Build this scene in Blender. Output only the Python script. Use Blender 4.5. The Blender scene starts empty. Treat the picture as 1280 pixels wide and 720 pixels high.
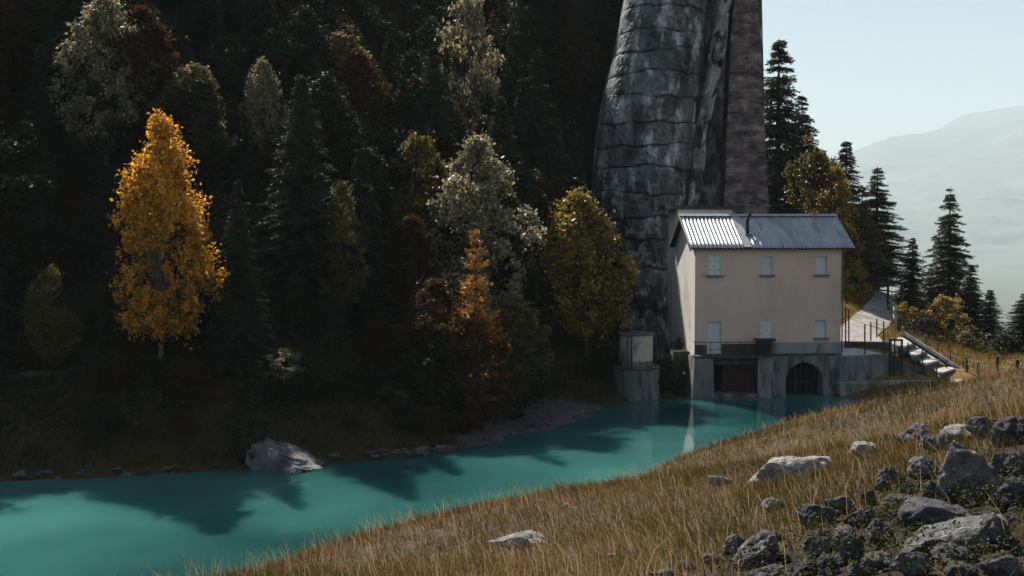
import bpy, bmesh, math, random
import numpy as np
from mathutils import Vector, Matrix

random.seed(7)
rng = np.random.default_rng(7)
scene = bpy.context.scene
col = scene.collection
PI = math.pi

# ------------------------------------------------------------------ camera
CAMZ = 11.2
FPX = 1500.0                                   # focal length in pixels of the 1280 px wide photograph
HORIZON = 278.0
PITCH = math.atan((360 - HORIZON) / FPX)
cam_d = bpy.data.cameras.new('camera')
cam_d.sensor_width = 36.0
cam_d.lens = 36.0 * FPX / 1280.0
cam_d.clip_start = 0.2
cam_d.clip_end = 30000
cam = bpy.data.objects.new('camera', cam_d)
cam.location = (0, 0, CAMZ)
cam.rotation_euler = (PI / 2 - PITCH, 0, 0)
col.objects.link(cam)
scene.camera = cam

# ------------------------------------------------------------------ light
SUN_AZ, SUN_EL = math.radians(-22), math.radians(43)
SUN_DIR = Vector((math.sin(SUN_AZ) * math.cos(SUN_EL), math.cos(SUN_AZ) * math.cos(SUN_EL), math.sin(SUN_EL)))
world = bpy.data.worlds.new('World')
scene.world = world
world.use_nodes = True
wn = world.node_tree
wn.nodes.clear()
sky = wn.nodes.new('ShaderNodeTexSky')
sky.sky_type = 'NISHITA'
sky.sun_disc = False
sky.sun_elevation = SUN_EL
sky.sun_rotation = SUN_AZ
sky.air_density = 1.0
sky.dust_density = 0.7
sky.ozone_density = 1.5
bg = wn.nodes.new('ShaderNodeBackground')
bg.inputs['Strength'].default_value = 0.05
wo = wn.nodes.new('ShaderNodeOutputWorld')
wn.links.new(sky.outputs[0], bg.inputs[0])
wn.links.new(bg.outputs[0], wo.inputs[0])
sun_d = bpy.data.lights.new('sun', 'SUN')
sun_d.energy = 5.0
sun_d.angle = math.radians(0.6)
sun_d.color = (1.0, 0.93, 0.82)
sun = bpy.data.objects.new('sun', sun_d)
sun.rotation_euler = SUN_DIR.to_track_quat('Z', 'Y').to_euler()
sun.location = (-40, 90, 90)
col.objects.link(sun)

scene.view_settings.view_transform = 'Standard'
scene.view_settings.look = 'None'
scene.view_settings.exposure = 0.95
scene.view_settings.gamma = 1.0
scene.view_settings.use_curve_mapping = False
scene.render.engine = 'CYCLES'
cy = scene.cycles
cy.use_denoising = True
cy.max_bounces = 6
cy.diffuse_bounces = 3
cy.glossy_bounces = 3
cy.transmission_bounces = 4
cy.transparent_max_bounces = 4
cy.volume_bounces = 1
cy.sample_clamp_indirect = 4.0

# ------------------------------------------------------------------ pixel -> world helpers
cp, sp = math.cos(PITCH), math.sin(PITCH)
def ray(px, py):
    u, v = (px - 640) / FPX, (360 - py) / FPX
    return (u, cp + v * sp, -sp + v * cp)
def P(px, py, y):                               # the point on a pixel's ray at depth y
    r = ray(px, py); t = y / r[1]
    return Vector((r[0] * t, y, CAMZ + r[2] * t))
def G(px, py, z=0.0):                           # the point on a pixel's ray at height z
    r = ray(px, py); t = (z - CAMZ) / r[2]
    return Vector((r[0] * t, r[1] * t, z))

# ------------------------------------------------------------------ numpy noise
def _hash(i, j, k):
    n = (i.astype(np.int64) * 374761393 + j.astype(np.int64) * 668265263 + k.astype(np.int64) * 1274126177) & 0x7fffffff
    n = ((n ^ (n >> 13)) * 1103515245) & 0x7fffffff
    n = ((n ^ (n >> 16)) * 69069) & 0x7fffffff
    return (n & 0xffff) / 65535.0
def vnoise(p):
    p = np.asarray(p, float)
    f = np.floor(p); d = p - f; d = d * d * (3 - 2 * d); i = f.astype(np.int64)
    r = 0
    for a in (0, 1):
        for b in (0, 1):
            for c in (0, 1):
                w = (d[:, 0] if a else 1 - d[:, 0]) * (d[:, 1] if b else 1 - d[:, 1]) * (d[:, 2] if c else 1 - d[:, 2])
                r = r + w * _hash(i[:, 0] + a, i[:, 1] + b, i[:, 2] + c)
    return r * 2 - 1
def fbm(p, octv=4, gain=0.5):
    p = np.asarray(p, float); s, a, t = 0, 1.0, 0
    for o in range(octv):
        s = s + a * vnoise(p * 2 ** o + 17.3 * o); t += a; a *= gain
    return s / t

# ------------------------------------------------------------------ mesh helpers
def link(o, parent=None):
    col.objects.link(o)
    if parent is not None:
        o.parent = parent
    return o
def np_mesh(name, verts, faces, mat=None, smooth=False, colors=None):
    """faces: (n,3) or (n,4) int array"""
    verts = np.asarray(verts, np.float32); faces = np.asarray(faces, np.int32)
    me = bpy.data.meshes.new(name)
    k = faces.shape[1]; n = len(faces)
    me.vertices.add(len(verts)); me.vertices.foreach_set('co', verts.ravel())
    me.loops.add(n * k); me.loops.foreach_set('vertex_index', faces.ravel())
    me.polygons.add(n)
    me.polygons.foreach_set('loop_start', np.arange(0, n * k, k, dtype=np.int32))
    me.polygons.foreach_set('loop_total', np.full(n, k, np.int32))
    if smooth:
        me.polygons.foreach_set('use_smooth', np.ones(n, bool))
    me.update(calc_edges=True)
    if colors is not None:
        ca = me.color_attributes.new('tint', 'FLOAT_COLOR', 'POINT')
        c = np.ones((len(verts), 4), np.float32); c[:, :3] = colors
        ca.data.foreach_set('color', c.ravel())
    if mat is not None:
        me.materials.append(mat)
    return me
class MB:
    """collects shapes, builds ONE mesh object"""
    def __init__(s): s.v, s.f = [], []
    def add(s, vs, fs):
        o = len(s.v); s.v += [tuple(v) for v in vs]; s.f += [tuple(i + o for i in f) for f in fs]; return s
    def box(s, x0, x1, y0, y1, z0, z1):
        vs = [(x0,y0,z0),(x1,y0,z0),(x1,y1,z0),(x0,y1,z0),(x0,y0,z1),(x1,y0,z1),(x1,y1,z1),(x0,y1,z1)]
        return s.add(vs, [(0,3,2,1),(4,5,6,7),(0,1,5,4),(1,2,6,5),(2,3,7,6),(3,0,4,7)])
    def hexa(s, b, t):                           # four bottom and four top corners
        return s.add(list(b) + list(t), [(3,2,1,0),(4,5,6,7),(0,1,5,4),(1,2,6,5),(2,3,7,6),(3,0,4,7)])
    def tube(s, pts, rad, n=8, cap=True):
        pts = [Vector(p) for p in pts]
        rads = rad if isinstance(rad, (list, tuple)) else [rad] * len(pts)
        rings = []; o = len(s.v)
        for i, p in enumerate(pts):
            d = (pts[min(i + 1, len(pts) - 1)] - pts[max(i - 1, 0)]).normalized()
            a = d.orthogonal().normalized() if abs(d.z) < .95 else Vector((1, 0, 0)); a = (a - d * a.dot(d)).normalized(); b = d.cross(a)
            for k in range(n):
                q = p + (a * math.cos(2*PI*k/n) + b * math.sin(2*PI*k/n)) * rads[i]
                s.v.append(tuple(q))
        for i in range(len(pts) - 1):
            for k in range(n):
                k2 = (k + 1) % n
                s.f.append((o + i*n + k, o + i*n + k2, o + (i+1)*n + k2, o + (i+1)*n + k))
        if cap:
            s.f.append(tuple(o + k for k in reversed(range(n)))); s.f.append(tuple(o + (len(pts)-1)*n + k for k in range(n)))
        return s
    def bar(s, a, b, w, h=None):                 # a square bar between two points
        a, b = Vector(a), Vector(b); h = h or w; d = (b - a).normalized()
        up = Vector((0, 0, 1)) if abs(d.z) < .9 else Vector((0, 1, 0))
        x = d.cross(up).normalized() * w / 2; y = x.cross(d).normalized() * h / 2
        return s.hexa([a-x-y, a+x-y, a+x+y, a-x+y], [b-x-y, b+x-y, b+x+y, b-x+y])
    def lathe(s, prof, n=40, a0=0.0, a1=2*PI, cx=0, cy=0):
        o = len(s.v); full = abs(a1 - a0 - 2*PI) < 1e-6; m = n if full else n + 1
        for r, z in prof:
            for k in range(m):
                a = a0 + (a1 - a0) * k / n
                s.v.append((cx + r * math.cos(a), cy + r * math.sin(a), z))
        for i in range(len(prof) - 1):
            for k in range(n):
                k2 = (k + 1) % m
                s.f.append((o + i*m + k, o + i*m + k2, o + (i+1)*m + k2, o + (i+1)*m + k))
        return s
    def build(s, name, mat, parent=None, smooth=False, bevel=0):
        me = bpy.data.meshes.new(name)
        me.from_pydata(s.v, [], s.f)
        bm = bmesh.new(); bm.from_mesh(me)
        bmesh.ops.recalc_face_normals(bm, faces=bm.faces)
        if bevel:
            bmesh.ops.bevel(bm, geom=[e for e in bm.edges if len(e.link_faces) == 2 and e.calc_face_angle(0) > .5], offset=bevel, segments=2, affect='EDGES', clamp_overlap=True)
        bm.to_mesh(me); bm.free()
        if smooth:
            for p in me.polygons: p.use_smooth = True
        me.materials.append(mat)
        return link(bpy.data.objects.new(name, me), parent)
def tag(o, label=None, cat=None, group=None, kind=None):
    if label: o['label'] = label
    if cat: o['category'] = cat
    if group: o['group'] = group
    if kind: o['kind'] = kind
    return o
def thing(name, label, cat, loc=(0, 0, 0), rz=0.0, group=None):
    o = bpy.data.objects.new(name, None)
    o.empty_display_size = 0.3
    o.location = loc; o.rotation_euler = (0, 0, rz)
    col.objects.link(o)
    return tag(o, label, cat, group)
def meshobj(name, me, parent=None):
    return link(bpy.data.objects.new(name, me), parent)

# ------------------------------------------------------------------ materials
def mat_noise(name, c1, c2, scale=3.0, rough=0.8, bump=0.0, bscale=None, metal=0.0, c3=None, scale3=0.6, stretch=(1, 1, 1), detail=6, spec=0.4, lo=.35, hi=.65, lo3=.5, hi3=.65, rvar=0.0, bdist=0.05):
    m = bpy.data.materials.new(name); m.use_nodes = True
    nt = m.node_tree; N, L = nt.nodes, nt.links
    bs = N['Principled BSDF']
    tc = N.new('ShaderNodeTexCoord'); mp = N.new('ShaderNodeMapping'); mp.inputs['Scale'].default_value = stretch
    L.new(tc.outputs['Object'], mp.inputs[0])
    def ramp_noise(sc, a, b, det):
        n = N.new('ShaderNodeTexNoise'); n.inputs['Scale'].default_value = sc; n.inputs['Detail'].default_value = det
        n.inputs['Roughness'].default_value = .62
        L.new(mp.outputs[0], n.inputs['Vector'])
        r = N.new('ShaderNodeMapRange'); r.inputs[1].default_value = a; r.inputs[2].default_value = b
        L.new(n.outputs[0], r.inputs[0]); return r.outputs[0]
    mx = N.new('ShaderNodeMix'); mx.data_type = 'RGBA'
    mx.inputs[6].default_value = (*c1, 1); mx.inputs[7].default_value = (*c2, 1)
    L.new(ramp_noise(scale, lo, hi, detail), mx.inputs[0])
    out = mx.outputs[2]
    if c3:
        m3 = N.new('ShaderNodeMix'); m3.data_type = 'RGBA'; m3.inputs[7].default_value = (*c3, 1)
        L.new(out, m3.inputs[6]); L.new(ramp_noise(scale3, lo3, hi3, 8), m3.inputs[0]); out = m3.outputs[2]
    L.new(out, bs.inputs['Base Color'])
    bs.inputs['Roughness'].default_value = rough; bs.inputs['Metallic'].default_value = metal
    bs.inputs['Specular IOR Level'].default_value = spec
    if bump:
        n = N.new('ShaderNodeTexNoise'); n.inputs['Scale'].default_value = bscale or scale * 4; n.inputs['Detail'].default_value = 8
        L.new(mp.outputs[0], n.inputs['Vector'])
        b = N.new('ShaderNodeBump'); b.inputs['Strength'].default_value = bump; b.inputs['Distance'].default_value = bdist
        L.new(n.outputs[0], b.inputs['Height']); L.new(b.outputs[0], bs.inputs['Normal'])
    return m
def mat_leaf(name, c1, c2, trans=0.45, rough=0.4, gloss=0.15, tint=False):
    """leaf: diffuse + translucent + a little gloss; colour varies leaf by leaf (random per island) or by tint"""
    m = bpy.data.materials.new(name); m.use_nodes = True
    nt = m.node_tree; N, L = nt.nodes, nt.links; N.clear()
    out = N.new('ShaderNodeOutputMaterial')
    mx = N.new('ShaderNodeMix'); mx.data_type = 'RGBA'
    mx.inputs[6].default_value = (*c1, 1); mx.inputs[7].default_value = (*c2, 1)
    tc = N.new('ShaderNodeTexCoord')
    n = N.new('ShaderNodeTexNoise'); n.inputs['Scale'].default_value = .9; n.inputs['Detail'].default_value = 5
    n.inputs['Roughness'].default_value = .75
    L.new(tc.outputs['Object'], n.inputs['Vector'])
    r = N.new('ShaderNodeMapRange'); r.inputs[1].default_value = .32; r.inputs[2].default_value = .68
    L.new(n.outputs[0], r.inputs[0])
    oi = N.new('ShaderNodeObjectInfo')
    ad = N.new('ShaderNodeMath'); ad.operation = 'ADD'; ad.use_clamp = True
    sb = N.new('ShaderNodeMath'); sb.operation = 'MULTIPLY_ADD'; sb.inputs[1].default_value = .5; sb.inputs[2].default_value = -.25
    L.new(oi.outputs['Random'], sb.inputs[0]); L.new(r.outputs[0], ad.inputs[0]); L.new(sb.outputs[0], ad.inputs[1])
    ge = N.new('ShaderNodeNewGeometry')
    pl_ = N.new('ShaderNodeMath'); pl_.operation = 'MULTIPLY_ADD'; pl_.inputs[1].default_value = .9; pl_.inputs[2].default_value = -.45
    L.new(ge.outputs['Random Per Island'], pl_.inputs[0])
    a2 = N.new('ShaderNodeMath'); a2.operation = 'ADD'; a2.use_clamp = True; L.new(ad.outputs[0], a2.inputs[0]); L.new(pl_.outputs[0], a2.inputs[1])
    L.new(a2.outputs[0], mx.inputs[0])
    vr = N.new('ShaderNodeMapRange'); vr.inputs[3].default_value = .45; vr.inputs[4].default_value = 1.35
    L.new(ge.outputs['Random Per Island'], vr.inputs[0])
    mv = N.new('ShaderNodeMix'); mv.data_type = 'RGBA'; mv.blend_type = 'MULTIPLY'; mv.inputs[0].default_value = 1
    L.new(mx.outputs[2], mv.inputs[6]); L.new(vr.outputs[0], mv.inputs[7]); colr = mv.outputs[2]
    if tint:
        at = N.new('ShaderNodeAttribute'); at.attribute_name = 'tint'; colr = at.outputs['Color']
    d = N.new('ShaderNodeBsdfDiffuse'); t = N.new('ShaderNodeBsdfTranslucent'); g = N.new('ShaderNodeBsdfGlossy')
    g.inputs['Roughness'].default_value = rough + .1; g.inputs['Color'].default_value = (.9, .9, .9, 1)
    L.new(colr, d.inputs[0]); L.new(colr, t.inputs[0])
    m1 = N.new('ShaderNodeMixShader'); m1.inputs[0].default_value = trans
    L.new(d.outputs[0], m1.inputs[1]); L.new(t.outputs[0], m1.inputs[2])
    fr = N.new('ShaderNodeFresnel'); fr.inputs[0].default_value = 1.4
    fm = N.new('ShaderNodeMath'); fm.operation = 'MULTIPLY'; fm.inputs[1].default_value = gloss
    L.new(fr.outputs[0], fm.inputs[0])
    m2 = N.new('ShaderNodeMixShader'); L.new(fm.outputs[0], m2.inputs[0])
    L.new(m1.outputs[0], m2.inputs[1]); L.new(g.outputs[0], m2.inputs[2])
    L.new(m2.outputs[0], out.inputs[0])
    return m

M = {}
M['plaster'] = mat_noise('plaster_front', (.60, .43, .345), (.66, .475, .385), 1.3, .9, .25, 40, c3=(.50, .355, .28), scale3=.35, stretch=(1, 1, .45), lo3=.52, hi3=.8, bdist=.01)
M['plaster_lit'] = mat_noise('plaster_lit', (.74, .69, .62), (.80, .75, .68), 1.3, .9, .2, 40, c3=(.60, .54, .47), scale3=.5, stretch=(1, 1, .4), bdist=.01)  # sunlight on the gable is put into this paler plaster colour
M['dado'] = mat_noise('grey_render', (.23, .235, .22), (.30, .30, .275), 1.5, .92, .3, 30, c3=(.10, .10, .085), scale3=.7, stretch=(1, 1, .3), bdist=.01)
M['concrete'] = mat_noise('stained_concrete', (.13, .125, .12), (.24, .235, .225), 1.1, .9, .5, 20, c3=(.045, .045, .042), scale3=1.6, stretch=(1, 1, .22), lo3=.45, hi3=.62, bdist=.02)
M['concrete_dark'] = mat_noise('mossy_shaded_concrete', (.035, .036, .032), (.085, .083, .075), 1.6, .95, .5, 18, c3=(.16, .16, .15), scale3=2.2, stretch=(1, 1, .3), lo3=.6, hi3=.75, bdist=.02)  # also used on the stair risers, where it stands for shade
M['shutter'] = mat_noise('shutter_paint', (.56, .60, .585), (.64, .67, .655), 4, .6, .1, 30)
M['sill'] = mat_noise('stone_sill', (.12, .115, .11), (.20, .19, .18), 5, .85, .3, 30)
M['roof'] = mat_noise('corrugated_roof', (.30, .315, .33), (.39, .405, .42), .8, .5, .08, 20, metal=.35, c3=(.23, .23, .235), scale3=1.5, stretch=(1, .4, .4), bdist=.01)
M['black_metal'] = mat_noise('black_metal', (.012, .012, .013), (.03, .028, .027), 6, .5, .1)
M['wood_dark'] = mat_noise('dark_wood', (.03, .026, .022), (.07, .058, .047), 3, .8, .4, 20, stretch=(1, 1, .2))
M['wood_grey'] = mat_noise('grey_wood', (.20, .18, .16), (.36, .33, .30), 3, .8, .4, 20, stretch=(1, 1, .2))
M['red_gate'] = mat_noise('red_oxide_paint', (.055, .012, .016), (.035, .010, .013), 2, .6, .2, 20)
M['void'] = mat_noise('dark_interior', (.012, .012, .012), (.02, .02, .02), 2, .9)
M['cap'] = mat_noise('cap_metal', (.05, .052, .055), (.10, .10, .10), 3, .6, .2)
M['slab'] = mat_noise('pale_stone_slab', (.36, .34, .33), (.50, .48, .46), 2.2, .9, .5, 25, c3=(.22, .20, .19), scale3=3, bdist=.02)
M['path'] = mat_noise('gravel_path', (.26, .235, .23), (.38, .35, .34), 2.0, .95, .6, 30, c3=(.14, .11, .06), scale3=.7, lo3=.5, hi3=.66, bdist=.03)
M['rock_face'] = mat_noise('slab_rock', (.030, .031, .034), (.18, .18, .185), .7, .85, 1.0, 4, c3=(.50, .50, .50), scale3=.9, stretch=(1, 1, .45), lo3=.53, hi3=.68, lo=.38, hi=.66, bdist=.18)
M['rock_pale'] = mat_noise('pale_fracture_rock', (.16, .16, .165), (.36, .36, .36), 1.0, .85, 1.0, 4, c3=(.55, .54, .53), scale3=1.2, lo3=.55, hi3=.75, bdist=.1)
M['dam'] = mat_noise('reddish_concrete', (.13, .085, .085), (.32, .24, .23), 1.1, .9, 1.0, 5, c3=(.050, .040, .042), scale3=.8, stretch=(1, 1, 1.5), lo3=.42, hi3=.62, lo=.38, hi=.64, bdist=.16)
M['boulder'] = mat_noise('lichen_boulder', (.055, .053, .050), (.15, .146, .142), 2.6, .9, .9, 14, c3=(.36, .36, .345), scale3=4.5, lo3=.56, hi3=.68, bdist=.05)
M['boulder_pale'] = mat_noise('pale_boulder', (.20, .185, .175), (.36, .34, .325), 2.6, .9, .9, 14, c3=(.13, .10, .085), scale3=3.5, lo3=.58, hi3=.72, bdist=.05)
M['boulder_dark'] = mat_noise('dark_boulder', (.035, .035, .037), (.085, .085, .088), 2.6, .85, .9, 14, c3=(.30, .31, .30), scale3=5, lo3=.62, hi3=.74, bdist=.05)
M['boulder_purple'] = mat_noise('purple_boulder', (.15, .095, .115), (.25, .185, .20), 3, .9, .9, 14, c3=(.07, .055, .06), scale3=4, bdist=.05)
M['bark'] = mat_noise('bark', (.035, .027, .02), (.09, .075, .06), 4, .9, .8, 14, stretch=(1, 1, .25))
M['bark_birch'] = mat_noise('birch_bark', (.12, .10, .085), (.22, .195, .17), 2, .8, .5, 10, c3=(.05, .04, .035), scale3=5, stretch=(.4, .4, 1.5))
M['moss_roof'] = M['cap']
# foliage
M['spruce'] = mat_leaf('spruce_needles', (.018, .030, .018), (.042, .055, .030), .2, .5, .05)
M['spruce_lit'] = mat_leaf('spruce_needles_lit', (.028, .042, .024), (.07, .075, .035), .3, .5, .08)  # lighter copy of the spruce needles, sunlight put into the colour
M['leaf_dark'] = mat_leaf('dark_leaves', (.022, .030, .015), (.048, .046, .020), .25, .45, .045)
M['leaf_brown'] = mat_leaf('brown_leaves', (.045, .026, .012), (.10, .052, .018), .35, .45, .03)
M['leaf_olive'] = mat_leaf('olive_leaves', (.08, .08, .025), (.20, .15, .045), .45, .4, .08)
M['leaf_gold'] = mat_leaf('gold_olive_leaves', (.20, .15, .03), (.42, .28, .055), .5, .4, .08)
M['leaf_silver_lit'] = mat_leaf('silvery_sunlit_leaves', (.19, .17, .10), (.40, .33, .20), .45, .4, .10)  # pale leaves, colour raised to put sunlight on the crowns
M['birch'] = mat_leaf('birch_amber_leaves', (.50, .22, .022), (.78, .40, .05), .5, .4, .06)
M['larch'] = mat_leaf('larch_orange_needles', (.40, .17, .03), (.62, .28, .05), .45, .4, .1)
M['larch_dull'] = mat_leaf('larch_dull_needles', (.10, .075, .03), (.20, .13, .045), .4, .4, .1)
M['grass'] = mat_leaf('dry_grass', (.2, .1, .04), (.2, .1, .04), .35, .5, .06, tint=True)
M['weed'] = mat_leaf('weed_leaves', (.02, .032, .010), (.075, .065, .018), .3, .6, .02)

def mat_ground():
    m = bpy.data.materials.new('ground_soil'); m.use_nodes = True
    nt = m.node_tree; N, L = nt.nodes, nt.links; bs = N['Principled BSDF']
    at = N.new('ShaderNodeAttribute'); at.attribute_name = 'tint'
    tc = N.new('ShaderNodeTexCoord'); n = N.new('ShaderNodeTexNoise'); n.inputs['Scale'].default_value = 1.7; n.inputs['Detail'].default_value = 9; n.inputs['Roughness'].default_value = .7
    L.new(tc.outputs['Object'], n.inputs['Vector'])
    r = N.new('ShaderNodeMapRange'); r.inputs[1].default_value = .3; r.inputs[2].default_value = .7; r.inputs[3].default_value = .45; r.inputs[4].default_value = 1.5
    L.new(n.outputs[0], r.inputs[0])
    mx = N.new('ShaderNodeMix'); mx.data_type = 'RGBA'; mx.blend_type = 'MULTIPLY'; mx.inputs[0].default_value = 1
    L.new(at.outputs['Color'], mx.inputs[6]); L.new(r.outputs[0], mx.inputs[7]); L.new(mx.outputs[2], bs.inputs['Base Color'])
    bs.inputs['Roughness'].default_value = .95; bs.inputs['Specular IOR Level'].default_value = .2
    b = N.new('ShaderNodeBump'); b.inputs['Strength'].default_value = .8; b.inputs['Distance'].default_value = .12
    n2 = N.new('ShaderNodeTexNoise'); n2.inputs['Scale'].default_value = 6; n2.inputs['Detail'].default_value = 8
    L.new(tc.outputs['Object'], n2.inputs['Vector']); L.new(n2.outputs[0], b.inputs['Height']); L.new(b.outputs[0], bs.inputs['Normal'])
    return m
def mat_water():
    m = bpy.data.materials.new('turbid_turquoise_water'); m.use_nodes = True
    nt = m.node_tree; N, L = nt.nodes, nt.links; bs = N['Principled BSDF']
    tc = N.new('ShaderNodeTexCoord')
    n = N.new('ShaderNodeTexNoise'); n.inputs['Scale'].default_value = .055; n.inputs['Detail'].default_value = 3
    L.new(tc.outputs['Object'], n.inputs['Vector'])
    mx = N.new('ShaderNodeMix'); mx.data_type = 'RGBA'
    mx.inputs[6].default_value = (.007, .045, .046, 1); mx.inputs[7].default_value = (.052, .185, .168, 1)
    r = N.new('ShaderNodeMapRange'); r.inputs[1].default_value = .35; r.inputs[2].default_value = .65
    L.new(n.outputs[0], r.inputs[0]); L.new(r.outputs[0], mx.inputs[0])
    L.new(mx.outputs[2], bs.inputs['Base Color'])
    bs.inputs['Roughness'].default_value = .05; bs.inputs['IOR'].default_value = 1.33
    bs.subsurface_method = 'BURLEY'; bs.inputs['Subsurface Weight'].default_value = 1.0
    bs.inputs['Subsurface Radius'].default_value = (.5, 1.0, .95); bs.inputs['Subsurface Scale'].default_value = 1.6
    mp = N.new('ShaderNodeMapping'); mp.inputs['Scale'].default_value = (1.0, 2.2, 1)
    L.new(tc.outputs['Object'], mp.inputs[0])
    n2 = N.new('ShaderNodeTexNoise'); n2.inputs['Scale'].default_value = 1.6; n2.inputs['Detail'].default_value = 4
    L.new(mp.outputs[0], n2.inputs['Vector'])
    b = N.new('ShaderNodeBump'); b.inputs['Strength'].default_value = .07; b.inputs['Distance'].default_value = .05
    L.new(n2.outputs[0], b.inputs['Height']); L.new(b.outputs[0], bs.inputs['Normal'])
    return m
M['ground'] = mat_ground(); M['water'] = mat_water()

# ================================================================== TERRAIN
# left shore of the lake, from the photograph's waterline (z = 0)
shore_px = [(-700, 640), (-350, 618), (-120, 606), (0, 602), (120, 597), (240, 590), (330, 585), (405, 578), (470, 574), (545, 569), (610, 556), (680, 541), (740, 520), (765, 505), (800, 499), (840, 497)]
SHORE = [(-170, 20)] + [(p.x, p.y) for p in (G(a, b, 0) for a, b in shore_px)] + [(11.6, 80), (11.4, 88), (16, 94), (22.5, 96), (26, 104), (33, 122), (40, 150), (50, 200)]
SH = np.array(SHORE)
def shore_dist(x, y):
    best = np.full(x.shape, 1e9); sgn = np.ones(x.shape); par = np.zeros(x.shape)
    for i in range(len(SH) - 1):
        a, b = SH[i], SH[i + 1]; d = b - a; l2 = d @ d
        t = np.clip(((x - a[0]) * d[0] + (y - a[1]) * d[1]) / l2, 0, 1)
        qx, qy = a[0] + t * d[0], a[1] + t * d[1]
        dd = np.hypot(x - qx, y - qy); cr = d[0] * (y - a[1]) - d[1] * (x - a[0])
        u = dd < best
        best[u] = dd[u]; sgn[u] = np.sign(cr[u]); par[u] = (i + t)[u]
    return best * sgn, par
BEACH0, BEACH1 = 11.0, 13.6                      # polyline stretch that is the gravel beach
def sstep(a, b, x):
    t = np.clip((x - a) / (b - a), 0, 1); return t * t * (3 - 2 * t)
# right bank, terrace and valley edge: thin-plate surface through control points
CT = []
def c_px(px, py, d): p = P(px, py, d); CT.append((p.x, p.y, p.z - .16 - .42 * min(1, max(0, (d - 18) / 30))))
for a in [(220,720,13),(400,680,17),(540,650,21),(660,620,25),(800,585,32),(900,560,39),(1000,528,50),(1060,506,62),
          (640,720,8.5),(1000,720,6.5),(1280,720,5.5),(1280,600,8),(1280,520,12),(1280,470,30),(1200,484,50),(1000,620,10.5),
          (1000,560,18),(850,640,11.5),(1150,540,15),(1150,484,32),(640,660,14),(450,700,13),(800,597,23),(900,582,24),(1000,555,25),(1100,512,27),(1200,466,29),(1280,447,26),(720,618,22)]: c_px(*a)
CT += [(0,0,9.5),(0,-12,10.5),(10,0,11),(22,0,13),(-6,2,8.3),(-5,8,7.9),(20,18,10.5),(36,18,12),(20,33,6.1),(34,40,5.6),
       (-9,12,4.2),(-9,0,5),(-20,5,-1.5),(-14,22,-1),(-7.5,19,2.0),(-6,25,0),(-4.5,28.5,-.6),(-2,34,-.6),(2,40,-.6),(6.5,48,-.6),(12,58,-.7),(16.5,67,-.7),(20,73.5,-.5),
       (-10,36,-3),(-4,46,-3),(3,58,-3),(10,68,-3),(-25,40,-3),(-40,30,-3),(-15,58,-3),(4,72,-3),(13,74,-2.5),
       (22,72,.35),(24.5,74.5,.35),(28,75.5,.6),(31,77,.9),(34,79,1.4),(29.5,79.2,1.2),(26,70,1.0),(24,62,1.3),(31,62,1.9),
       (24,82,2.25),(23,88,2.5),(26,88,2.6),(28,88,2.55),(27.6,93,3.3),(32,106,3.75),(37,119,4.1),(31,84,1.4),(34,90,1.2),(36,98,1.4),(39,108,.9),(39,94,.8),(35,82,1.8),(42,80,1.5),
       (46,92,0),(46,118,-1),(42,132,2),(54,75,0),(58,110,-7),(60,135,-9),(75,90,-9),(80,60,-2),(50,40,5),(60,15,9),(45,160,-5),(85,160,-22),(90,120,-18),(15,84,-1),(13,92,1),(-40,80,-3),(-80,60,-3),(0,110,-3),(-60,140,-3),(20,140,0),(20,175,-4)]
CT = np.array(CT, float)
def tps_fit(c):
    n = len(c); d = np.hypot(c[:, None, 0] - c[None, :, 0], c[:, None, 1] - c[None, :, 1])
    K = np.where(d > 0, d * d * np.log(d + 1e-9), 0) + np.eye(n) * .02
    Pm = np.c_[np.ones(n), c[:, :2]]
    A = np.block([[K, Pm], [Pm.T, np.zeros((3, 3))]])
    return np.linalg.solve(A, np.r_[c[:, 2], 0, 0, 0])
TW = tps_fit(CT)
def tps(x, y):
    r = TW[-3] + TW[-2] * x + TW[-1] * y
    for i in range(len(CT)):
        d2 = (x - CT[i, 0]) ** 2 + (y - CT[i, 1]) ** 2
        r = r + TW[i] * .5 * d2 * np.log(d2 + 1e-12)
    return r
def height(x, y, noise=True):
    x = np.asarray(x, float); y = np.asarray(y, float); sh = x.shape; x = x.ravel(); y = y.ravel()
    s, par = shore_dist(x, y)
    prof = np.interp(s, [-20, 0, .7, 3, 6, 10, 20, 40, 70, 110], [-8, 0, .45, 1.3, 3.4, 6.3, 15, 33, 47, 54])
    beach = sstep(BEACH0 - .8, BEACH0, par) * (1 - sstep(BEACH1, BEACH1 + .8, par))
    pb = np.interp(s, [-20, 0, 3.2, 5, 8, 14, 24, 40, 70, 110], [-8, 0, .45, 1.2, 3.4, 8.5, 16.5, 33, 47, 54])
    hl = prof * (1 - beach) + pb * beach
    hl = hl + 26 * np.exp(-((x - 7) / 7) ** 2 - ((y - 114) / 8) ** 2)
    cap = 140 - (140 - 6.5) * sstep(15.5, 20.5, x) * sstep(80, 84, y)
    hl = np.minimum(hl, cap + .12 * np.maximum(hl - cap, 0))
    p = np.c_[x, y, np.zeros_like(x)]
    if noise:
        hl = hl + np.clip(s / 4, 0, 1) * (1.1 * fbm(p * .12, 4) + .35 * fbm(p * .6, 3)) + .12 * fbm(p * .9, 3) * (s > -.5)
    hr = np.clip(tps(x, y), -3, 40)
    if noise:
        hr = hr + .10 * fbm(p * .45 + 5, 4) * np.clip(hr, 0, 1)
    out = np.maximum(hl, np.maximum(hr, -3))
    edge = sstep(62, 260, x) + sstep(150, 420, y) * sstep(14, 50, x)
    out = out - 340 * np.clip(edge, 0, 1)
    return out.reshape(sh)
def hz(x, y): return float(height(np.array([x]), np.array([y]))[0])

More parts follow.
